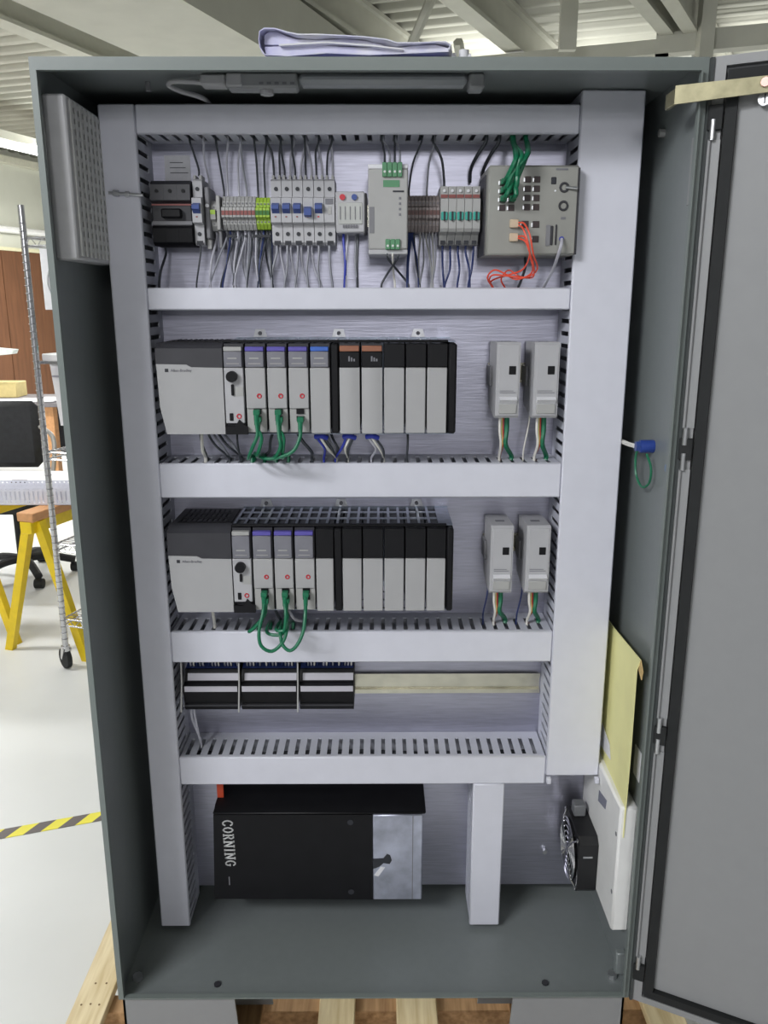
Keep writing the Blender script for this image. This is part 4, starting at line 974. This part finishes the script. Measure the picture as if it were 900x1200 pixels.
for k, (x, x2) in enumerate(((-.085, -.074), (-.038, -.046), (.000, .012))):
    t = thing('wire_loom', f'{["left", "middle", "right"][k]} of three small blue wire looms below the upper rack', 'wire loom', (x, .15, .975), 'blue wire looms')
    s_ = snap('s2', x2, .001)
    part('blue_band', MB().tube([(x - .010, .140, .994), (x, .136, .996), (x + .010, .140, .992)], .0042, n=8), W_BLUE, t, 'blue band')
    for q in range(3):
        s_ = snap('s2', x2 + (q - 1) * .012, .001)
        part('wire', MB().tube([(x - .006 + .006 * q, .150, 1.0015), (x - .006 + .006 * q, .140, .992), (x2 + .006 * (q - 1), .150, .972), (s_, .18, ZS2 + .008), (s_, .182, ZS2 - .004)], .0020, n=6), [W_BLUE, W_WHITE, W_DARK][q] if k != 2 else [W_LIGHT, W_WHITE, W_DARK][q], t)
drop2([(.0595, .16, 1.003), (.0595, .152, .98), (.060, .176)], .0020, W_DARK, 'lone dark cable below the first blank filler of the upper rack')
drop2([(-.287, .17, .695), (-.287, .165, .682), (-.283, .19)], .0030, W_WHITE, 'short white cable below the lower power supply', 'cables below the lower rack', 's3', ZS3)
drop2([(-.160, .165, .695), (-.148, .150, .682), (-.140, .158, .664), (-.132, .19)], .0026, W_LIGHT, 'pale cable behind the green loops of the lower rack', 'cables below the lower rack', 's3', ZS3)
drop2([(-.176, .17, .695), (-.172, .155, .68), (-.176, .19)], .0028, W_DARK, 'dark cable behind the green loops of the lower rack', 'cables below the lower rack', 's3', ZS3)

# ------------------------------------------------------------------ media converters right of the racks
def converter(x0, x1, zt, zb, label, row, xr):
    t = thing('tap_module', label, 'module', ((x0 + x1) / 2, .257, zb), 'four pale tap modules'); yf = .158
    part('body', MB().prism([(yf, zb + .004), (yf, zt - .004), (yf + .004, zt), (.246, zt - .002), (.246, zb + .014), (yf + .02, zb), (yf + .004, zb)], 'x', x0, x1), DEVW, t)
    h = zt - zb; w = x1 - x0
    part('front_plate', MB().box(x0 + .004, x1 - .002, yf - .0012, yf + .001, zb + .004, zt - .004, .0006), DEVW, t)
    sx_ = x0 + w * .66
    part('socket', MB().box(sx_ - .005, sx_ + .0065, yf - .0022, yf, zt - h * .42, zt - h * .31, .0005), BLACK, t)
    part('clip_ridge', MB().prism([(yf - .001, zb + h * .20), (yf - .0095, zb + h * .25), (yf - .001, zb + h * .285)], 'x', x0 + .006, x1 - .004), PAPER, t)
    part('lower_step', MB().box(x0 + .006, x1 - .004, yf - .0035, yf, zb + h * .06, zb + h * .19, .001), DEVG, t)
    for q in range(2): part('print_line', MB().box(x0 + .007, x1 - .006 - .004 * q, yf - .0018, yf - .001, zb + h * (.335 + .025 * q), zb + h * (.342 + .025 * q)), INKG, t)
    part('rail_clip', MB().box(x0 - .004, x0, .21, .2485, zb + h * .38, zb + h * .66, .001), DEVD, t)
    part('top_mark', MB().box(x0 + .012, x0 + .028, .19, .20, zt - .002, zt - .0002), INKG, t)
    return t
for row, (zt, zb, z) in {2: (1.1475, 1.0225, 1.0905), 3: (.8350, .7115, .779)}.items():
    key, zs = ('s2', ZS2) if row == 2 else ('s3', ZS3); nm = 'upper' if row == 2 else 'lower'
    din_rail(.2035, .3105, z, f'short zinc rail behind the {nm} pair of tap modules')
    for i, (x0, x1) in enumerate(((.2055, .2448), (.2680, .3095))):
        sd = ['left', 'right'][i]
        converter(x0, x1, zt, zb, f'pale tap module with a black socket, {sd} one of the {nm} pair', row, x1)
        cx = (x0 + x1) / 2 - .004
        for k, (dx, mt_, nm2, r) in enumerate(((-.003, W_WHITE, 'white', .0024), (.0005, W_YEL, 'yellow', .0014), (.0035, W_RED, 'red', .0012), (.0095, GREENC, 'green', .0044))):
            xe = snap(key, cx + dx + (.004 if k > 1 else 0), (-.0015, .0, .0015, .0005)[k])
            wire('wire', [(cx + dx, .185 + .002 * k, zb + .0005), (cx + dx, .183 + .002 * k, zb - .025), (cx + dx * .6 + .002, .186, zs + .03), (xe, .20 + .004 * k, zs + .006), (xe, .20 + .004 * k, zs - .004)], r, mt_, f'{nm2} wire below the {sd} one of the {nm} tap modules', 'wires of the tap modules')
        if not (row == 2 and i == 0):
            xe = snap(key, x0 - .004)
            wire('wire', [(x0 + .004, .20, zb + .006), (x0 + .001, .195, zb - .02), (x0 - .004, .20, zs + .022), (xe, .205, zs + .004), (xe, .205, zs - .004)], .0014, W_WHITE if row == 2 else W_NAVY, f'thin {"white" if row == 2 else "navy"} wire leaning left below the {sd} {nm} tap module', 'wires of the tap modules')

# ------------------------------------------------------------------ ROW 4: black relay blocks on a rail
din_rail(-.362, .3225, .4935, 'wide empty zinc rail right of the black relay blocks', .0205)
XB = [-.3525, -.2475, -.1400, -.0355]
WHITE_STRIP = mat('marker_strip_white', (190, 188, 196), .5, var=.03)
for k in range(3):
    x0, x1 = XB[k] + .0035, XB[k + 1] - .001
    t = thing('relay_block', f'{["left", "middle", "right"][k]} one of three black relay blocks with two white strips', 'relay block', ((x0 + x1) / 2, .25, .478), 'black relay blocks')
    part('body', MB().prism([(.2498, .4785), (.176, .4785), (.170, .486), (.170, .4905), (.172, .4925), (.166, .518), (.166, .531), (.181, .532), (.1815, .5345), (.1865, .5475), (.192, .5525), (.2498, .5525)], 'x', x0, x1), BLACK, t)
    part('marker_strip', MB().box(x0 + .003, x1 - .001, .1648, .1662, .5195, .5300), WHITE_STRIP, t, 'white marker strip')
    part('marker_strip', MB().prism([(.1812, .5350), (.1799, .5350), (.1846, .5470), (.1860, .5470)], 'x', x0 + .006, x1 - .001), WHITE_STRIP, t, 'white marker strip')
    part('ridge', MB().box(x0 + .001, x1 - .001, .1685, .1702, .4885, .4915), CHAR, t)
    part('end_bracket', MB().prism([(.150, .486), (.166, .533), (.172, .575), (.176, .575), (.170, .531), (.156, .486)], 'x', XB[k] + .0003, XB[k] + .0028), DEVG, t)
    part('terminal_bank', MB().prism([(.194, .5530), (.222, .564), (.222, .568), (.2498, .568), (.2498, .5530)], 'x', x0 + .001, x1 - .001), W_NAVY, t)
    for q in range(16):
        x = x0 + .009 + q * (x1 - x0 - .014) / 15
        if q in (5, 10): continue
        xs = snap('s3', x, random.uniform(-.002, .002))
        mt_ = [W_LIGHT, W_GREY, W_NAVY, W_WHITE][(q * 7 + k) % 4]
        wire('wire', [(x, .1995, .5560), (x + .0005, .1945, .563), (xs * .3 + x * .7, .196, .571), (xs, .200, .5790), (xs, .200, .583)], .0017, mt_,
             f'{ORD[q - (q > 5) - (q > 10)]} wire from the left rising from the {["left", "middle", "right"][k]} relay block', f'wires rising from the {["left", "middle", "right"][k]} relay block')
for k in range(2):
    xe = snap('s4', -.338 + .014 * k)
    wire('wire', [(-.344 + .004 * k, .20, .478), (-.343 + .006 * k, .196, .45), (xe - .002, .20, .41), (xe, .205, .392), (xe, .205, .382)], .0022, W_LIGHT, f'{["left", "right"][k]} one of two pale wires dropping from the left relay block', 'wires below the left relay block')

# ------------------------------------------------------------------ black lettered box at the bottom
bx = thing('fibre_housing', 'black wall box with white upright lettering and a scuffed silver end', 'fibre housing', (-.10, .257, .08))
part('case', MB().prism([(-.3125, .0800), (-.003, .0768), (-.003, .2655), (-.3055, .2665)], 'y', .160, .2565), BLACK, bx)
part('lid', MB().box(-.306, .099, .157, .2565, .2675, .2735, .003), BLACK, bx)
tp_ = MB().prism([(.157, .2740), (.175, .2800), (.2565, .2800), (.2565, .2740)], 'x', -.304, .097)
part('lid_top', tp_, BLACK, bx)
part('silver_end', MB().box(-.0028, .0930, .160, .2565, .0760, .2650, .002), ALU, bx, 'scuffed silver end panel')
part('end_seam', MB().box(.0735, .0750, .1592, .1602, .078, .263), DEVD, bx)
part('latch_slot', MB().prism([(-.002, .1690), (.018, .1705), (.025, .1800), (.031, .1770), (.034, .1660), (.030, .1580), (.018, .1600), (.010, .1520), (-.002, .1470)], 'y', .1588, .1603), INK, bx, 'dark torn latch slot')
part('latch_chip', MB().prism([(.0, .1330), (.013, .1520), (.021, .1500), (.008, .1300)], 'y', .1588, .1603), PAPER, bx)
part('cable_entry', MB().cyl((-.283, .185, .2735), (-.283, .185, .2790), .012, n=12), INK, bx)
for z in (.250, .0955): part('rivet', MB().cyl((-.045, .1585, z), (-.045, .1605, z), .006, n=8), INK, bx)
# lettering, strokes with serifs, reading downwards
def stroke_text(word, x, z, hgt, adv, y, lean=0.0):
    """letters of height hgt run along +X (their up is +X), the line of text goes down -Z"""
    w = hgt * .62; mb = MB(); th = .0024
    G = {'C': [[(.92, .78), (.75, .96), (.45, 1), (.15, .8), (.05, .5), (.15, .2), (.45, 0), (.75, .04), (.92, .22)]],
         'O': [[(.5, 1), (.2, .85), (.05, .5), (.2, .15), (.5, 0), (.8, .15), (.95, .5), (.8, .85), (.5, 1)]],
         'R': [[(.2, 0), (.2, 1)], [(.2, 1), (.65, 1), (.85, .76), (.65, .52), (.2, .52)], [(.5, .52), (.92, 0)], [(.05, 0), (.36, 0)], [(.05, 1), (.3, 1)], [(.8, 0), (1, 0)]],
         'N': [[(.15, 0), (.15, 1)], [(.15, 1), (.85, 0)], [(.85, 0), (.85, 1)], [(0, 0), (.3, 0)], [(0, 1), (.22, 1)], [(.7, 1), (1, 1)]],
         'I': [[(.5, 0), (.5, 1)], [(.3, 0), (.7, 0)], [(.3, 1), (.7, 1)]],
         'G': [[(.9, .8), (.72, .96), (.45, 1), (.15, .8), (.05, .5), (.15, .2), (.45, 0), (.72, .04), (.88, .2), (.88, .45)], [(.7, .45), (1.0, .45)]]}
    zz = z
    for c in word:
        wd = w * (.55 if c == 'I' else 1.15 if c == 'N' else 1.0)
        for line in G[c]:
            P = [(x + b * hgt + (z - (zz - (a if c != 'I' else (a - .5) * 1 + .5) * wd)) * lean, zz - a * wd) for a, b in line]
            for (p, q) in zip(P, P[1:]):
                d = Vector((q[0] - p[0], q[1] - p[1])); ln = d.length or 1e-6; nx, nz = -d.y / ln * th / 2, d.x / ln * th / 2
                ex, ez = d.x / ln * th * .3, d.y / ln * th * .3
                mb.prism([(p[0] + nx - ex, p[1] + nz - ez), (q[0] + nx + ex, q[1] + nz + ez), (q[0] - nx + ex, q[1] - nz + ez), (p[0] - nx - ex, p[1] - nz - ez)], 'y', y - .0006, y + .0002)
        zz -= wd + adv
    return mb
part('lettering', stroke_text('CORNING', -.2885, .2545, .0185, .0035, .1597, .02), WHITEINK, bx, 'white serif lettering')
part('lettering', MB().box(-.2825, -.2805, .1590, .1600, .112, .130), INKG, bx)
# orange strap hanging at the box's left end
os_ = MB().box(-.3040, -.2915, .196, .200, .2800, .3280, .0005)
solo('orange_strap', os_, mat('orange_red_tag', (206, 78, 46), .5), 'orange-red tag hanging from the lowest shelf duct onto the black box', 'tag')

# ------------------------------------------------------------------ fan, filter housing, envelope and gland on the right wall
WX = HW - T - .0002
fh = thing('fan_filter_housing', 'pale filter housing behind the black fan on the right wall', 'filter housing', (.44, .15, .14))
part('housing', MB().box(.4235, WX, .022, .285, .121, .372, .004), IVORY, fh)
part('sticker', MB().prism([(.152, .300), (.105, .313), (.100, .334), (.150, .323)], 'x', .4226, .4236), mat('grey_sticker', (132, 134, 150), .4), fh, 'grey sticker')
for z in (.312, .195): part('screw', MB().cyl((.4228, .034, z), (.4238, .034, z), .004, n=8), DEVD, fh)
fan = thing('cooling_fan', 'square black cooling fan with a chrome wire guard on the right wall', 'fan', (.40, .19, .12))
FC = (.1885, .1715)
def fsq(x0, x1, h, c): return MB().box(x0, x1, FC[0] - h, FC[0] + h, FC[1] - h, FC[1] + h, c)
fr = MB(); n_ = 28; hs = .0605
for xx in (.386, .423):
    pass
ringv = []
for xx in (.3865, .4232):
    for k in range(n_):
        an = 2 * math.pi * k / n_; ringv.append((xx, FC[0] + .0560 * math.cos(an), FC[1] + .0560 * math.sin(an)))
    for k in range(n_):
        an = 2 * math.pi * k / n_; sc_ = hs / max(abs(math.cos(an)), abs(math.sin(an))); sc_ = min(sc_, hs * 1.33)
        ringv.append((xx, FC[0] + sc_ * math.cos(an), FC[1] + sc_ * math.sin(an)))
fcs = []
for k in range(n_):
    j = (k + 1) % n_
    fcs += [(k, j, n_ + j, n_ + k), (2 * n_ + k, 2 * n_ + j, 3 * n_ + j, 3 * n_ + k), (n_ + k, n_ + j, 3 * n_ + j, 3 * n_ + k), (k, j, 2 * n_ + j, 2 * n_ + k)]
part('frame', MB().add(ringv, fcs), FANB, fan)
part('hub', MB().cyl((.389, *FC), (.421, *FC), .022, n=18), FANB, fan)
for k in range(7):
    an = 2 * math.pi * k / 7; bl = MB(); pts = []
    for rr in (.021, .054):
        for da, xx in ((-.20, .393), (.28, .415)):
            pts.append((xx, FC[0] + rr * math.cos(an + da), FC[1] + rr * math.sin(an + da)))
    bl.add(pts + [(p[0] + .0015, p[1], p[2]) for p in pts], [(0, 1, 3, 2), (4, 6, 7, 5), (0, 1, 5, 4), (2, 3, 7, 6), (0, 2, 6, 4), (1, 3, 7, 5)])
    part('blade', bl, FANB, fan)
gd = MB()
for rr in (.012, .022, .032, .042, .052, .058): gd.ring((.3800, *FC), (1, 0, 0), rr, .0014, n=32, k=6)
for k in range(4):
    an = R(45 + 90 * k); e = (math.cos(an), math.sin(an))
    gd.tube([(.3785, FC[0] + e[0] * .010, FC[1] + e[1] * .010), (.3785, FC[0] + e[0] * .058, FC[1] + e[1] * .058), (.3850, FC[0] + e[0] * .070, FC[1] + e[1] * .070)], .0016, n=6, smooth=False)
    gd.ring((.3848, FC[0] + e[0] * .073, FC[1] + e[1] * .073), (1, 0, 0), .0035, .0013, n=12, k=5)
part('wire_guard', gd, CHROME, fan, 'chrome wire guard', 'stuff')
part('guard_boss', MB().cyl((.3775, *FC), (.3800, *FC), .009, n=14), CHROME, fan)
part('cable_tie', MB().box(.395, .4125, FC[0] - .0620, FC[0] - .0606, .1930, .1965), ZINC, fan)
part('terminal_plug', MB().box(.392, .415, .200, .225, .2322, .256, .002), mat('fan_plug_grey', (112, 114, 116), .4), fan, 'grey terminal plug')

ev = thing('yellow_envelope', 'large yellow paper envelope tucked behind the wide right duct', 'envelope', (.435, .1, .33))
# leaning plate of paper between duct and wall: corners (Y,Z), X grows a little towards the back
Pf = [(.012, .6180), (-.004, .6470), (.165, .6420), (.250, .6400), (.250, .345), (.172, .3430), (.022, .3300), (.0145, .334), (.006, .352), (.009, .480)]
Pf = [(.020, .628), (.014, .648), (.168, .640), (.250, .640), (.250, .345), (.172, .345), (.040, .316), (.020, .314), (.019, .38), (.0165, .48)]
px = lambda y, z: .4335 + (y - .02) * .010 - max(0, .06 - y) * .06 + (.004 if z > .64 and y < .1 else 0)
vs_ = [(px(y, z), y, z) for y, z in Pf] + [(px(y, z) + .0016, y, z) for y, z in Pf]; n_ = len(Pf)
part('paper', MB().add(vs_, [tuple(range(n_)), tuple(range(n_, 2 * n_))] + [(k, (k + 1) % n_, n_ + (k + 1) % n_, n_ + k) for k in range(n_)]), ENV, ev)
part('address_label', MB().prism([(.205, .440), (.140, .425), (.128, .400), (.205, .390)], 'x', .4326, .4334), STICK, ev, 'pale address label')
part('flap_fold', MB().prism([(.014, .648), (.000, .634), (.004, .618), (.020, .628)], 'x', .4345, .4360), mat('envelope_fold', (206, 176, 120), .75), ev)
solo('wall_sticker', MB().box(.4535, WX, .030, .062, .415, .470), STICK, 'small pale sticker on the right inner wall beside the envelope', 'sticker')

gl = thing('cable_gland', 'blue cable gland in the right wall beside the wide duct', 'cable gland', (.44, .10, .98))
part('blue_body', MB().cyl((.4325, .095, .985), (WX, .095, .985), .0105, n=12), mat('gland_blue', (44, 70, 150), .4), gl, 'blue body')
part('nut', MB().cyl((.4255, .095, .985), (.4325, .095, .985), .0085, n=6), BLUET, gl)
wire('cable', [(.4260, .100, .985), (.4255, .125, .983), (.4262, .160, .981), (.4268, .21, .980)], .004, W_WHITE, 'white cable running from the blue gland behind the wide duct', None, 'cable')
wire('cable', [(.440, .080, .975), (.444, .066, .955), (.445, .072, .930), (.441, .095, .918), (.437, .118, .935), (.436, .122, .965), (.437, .115, .9765)], .0020, GREENC, 'green wire loop hanging from the blue gland', None, 'cable')
solo('round_stickers', MB().cyl((.4546, .03, .962), (WX, .03, .962), .006, n=10), mat('pale_blue_dot', (120, 140, 170), .5), 'faint blue dot sticker on the right inner wall near the gland', 'sticker')

# ------------------------------------------------------------------ ribbed filter box on the left inner wall
LX = -HW + T + .0002
vb = thing('ribbed_filter', 'grey ribbed vent box high on the left inner wall', 'vent box', (-.44, .12, 1.27))
part('box', MB().box(LX, -.4215, .024, .218, 1.2705, 1.4905, .003), mat('vent_box_grey', (196, 196, 198), .5), vb)
for k in range(10):
    y = .036 + k * .018
    part('rib', MB().box(-.4215, -.4185, y, y + .0095, 1.276, 1.486, .001), mat('vent_rib_grey', (204, 204, 202), .5), vb)
bp_ = MB()
for k in range(9):
    for j in range(15):
        y = .0475 + k * .018; z = 1.284 + j * .0138
        bp_.box(-.4215, -.4195, y - .0012, y + .0052, z, z + .006)
part('vent_bars', bp_, mat('vent_rib_grey', (204, 204, 202), .5), vb, kind='stuff')

# ------------------------------------------------------------------ lamp under the enclosure roof
ZC = HH - T - .0003
lt = thing('cabinet_lamp', 'slim unlit grey strip lamp under the cabinet roof', 'lamp', (0, .075, 1.51))
LG = mat('lamp_grey', (150, 152, 154), .4, var=.04)
part('switch_box', MB().box(-.205, -.1035, .065, .100, 1.507, ZC, .003), LG, lt)
part('diffuser', MB().box(-.1030, .1400, .067, .098, 1.512, ZC, .006), mat('frosted_diffuser', (158, 162, 166), .35, var=.03), lt)
part('end_cap', MB().box(.1405, .1630, .065, .100, 1.5065, ZC, .003), LG, lt)
part('knob', MB().cyl((-.1490, .080, 1.5005), (-.1490, .080, 1.507), .0095, n=14), DEVW, lt)
part('plug', MB().box(-.2430, -.2055, .068, .096, 1.511, 1.5265, .003), DEVW, lt)
part('socket_block', MB().box(-.205, -.182, .0635, .102, 1.5085, 1.5262, .002), DEVW, lt)
for k in range(5): part('print_mark', MB().box(-.158 + .011 * k, -.152 + .011 * k, .0642, .0652, 1.511, 1.5145), INKG, lt)
part('power_cord', MB().tube([(-.2425, .082, 1.5175), (-.262, .082, 1.519), (-.286, .085, 1.5195), (-.293, .095, 1.5165), (-.280, .112, 1.513), (-.262, .140, 1.513), (-.2545, .170, 1.5135), (-.254, .20, 1.512), (-.254, .215, 1.509)], .0036, n=8), DEVW, lt)
solo('roof_bolt', MB().cyl((-.330, .12, ZC - .013), (-.330, .12, ZC), .004, n=8), DEVD, 'small bolt hanging from the cabinet roof at the left', 'bolt')
solo('wall_bolt', MB().cyl((.446, .16, 1.465), (WX, .16, 1.465), .006, n=8), DEVG, 'small bolt on the right inner wall near the roof', 'bolt')

# ------------------------------------------------------------------ things lying on the cabinet roof
fm = thing('plastic_film', 'crumpled lavender plastic film with papers on the cabinet roof', 'plastic film', (-.02, .10, HH))
def strip(profile, y0, y1, th=.0014):
    pts = []; P = [Vector((x, 0, z)) for x, z in profile]
    out = []
    for i, p in enumerate(P):
        t = (P[min(i + 1, len(P) - 1)] - P[max(i - 1, 0)]).normalized(); nn = Vector((-t.z, 0, t.x)); out.append((p + nn * th / 2, p - nn * th / 2))
    mb = MB(); V = []; F = []
    ny = 7
    for i, (a, b) in enumerate(out):
        for q in (a, b):
            for k in range(ny):
                y = y0 + (y1 - y0) * k / (ny - 1); V.append((q.x + .004 * math.sin(5 * q.x * 20 + k), y, max(HH + .0006, q.z + .0018 * math.sin(q.x * 60 + k * 2.1))))
    idx = lambda i, s, k: (i * 2 + s) * ny + k
    for i in range(len(out) - 1):
        for k in range(ny - 1):
            F.append((idx(i, 0, k), idx(i + 1, 0, k), idx(i + 1, 0, k + 1), idx(i, 0, k + 1))); F.append((idx(i, 1, k), idx(i, 1, k + 1), idx(i + 1, 1, k + 1), idx(i + 1, 1, k)))
        F.append((idx(i, 0, 0), idx(i, 1, 0), idx(i + 1, 1, 0), idx(i + 1, 0, 0))); F.append((idx(i, 0, ny - 1), idx(i + 1, 0, ny - 1), idx(i + 1, 1, ny - 1), idx(i, 1, ny - 1)))
    for e in (0, len(out) - 1):
        for k in range(ny - 1): F.append((idx(e, 0, k), idx(e, 0, k + 1), idx(e, 1, k + 1), idx(e, 1, k)))
    return mb.add(V, F)
cr = lambda pts, k=4: [tuple(p) for p in pts]
part('folded_film', strip([(.112, HH + .014), (.06, HH + .0135), (.0, HH + .0105), (-.06, HH + .012), (-.115, HH + .010), (-.140, HH + .012), (-.147, HH + .020), (-.149, HH + .030), (-.147, HH + .040), (-.140, HH + .0445), (-.128, HH + .0445), (-.115, HH + .039), (-.10, HH + .035), (-.07, HH + .034), (-.035, HH + .0355), (-.005, HH + .033), (.02, HH + .0275), (.04, HH + .024), (.065, HH + .0265), (.09, HH + .028), (.108, HH + .026), (.1145, HH + .022), (.112, HH + .016)], .03, .20), BAG, fm)
part('inner_paper', strip([(-.13, HH + .003), (-.05, HH + .0055), (.03, HH + .004), (.11, HH + .0035)], .035, .19, .005), mat('deep_lavender', (128, 130, 206), .4, var=.2, scale=30), fm)
part('inner_paper', strip([(-.125, HH + .0245), (-.06, HH + .0255), (0, HH + .0225), (.05, HH + .0175)], .032, .18, .002), PAPER, fm)
part('crumpled_fold', MB().prism([(x, HH + z) for x, z in ((-.144, .014), (-.118, .012), (-.06, .0145), (.0, .0125), (.06, .0155), (.106, .0165), (.110, .021), (.09, .0255), (.065, .0245), (.045, .0220), (.0, .0215), (-.06, .0238), (-.128, .0232), (-.1455, .0225))], 'y', .040, .17), BAG, fm)
part('crumpled_fold', MB().prism([(x, HH + z) for x, z in ((-.146, .0262), (-.06, .0275), (.0, .0248), (.02, .0255), (-.005, .0312), (-.035, .0335), (-.07, .032), (-.10, .033), (-.115, .037), (-.128, .0425), (-.139, .0425), (-.1455, .038))], 'y', .044, .17), BAG, fm)
for k, (x, r) in enumerate(((.117, .0035), (.131, .0072))):
    mb = MB().cyl((x, .05, HH), (x, .05, HH + .017 + .004 * k), r, n=10); mb.cyl((x + .004, .05, HH + .012), (x + .010, .05, HH + .012), r * .7, n=8) if k else None
    solo('white_bolt', mb, PAPER, ['smaller white bolt standing right of the plastic film', 'larger white bolt standing right of the plastic film'][k], 'bolt')
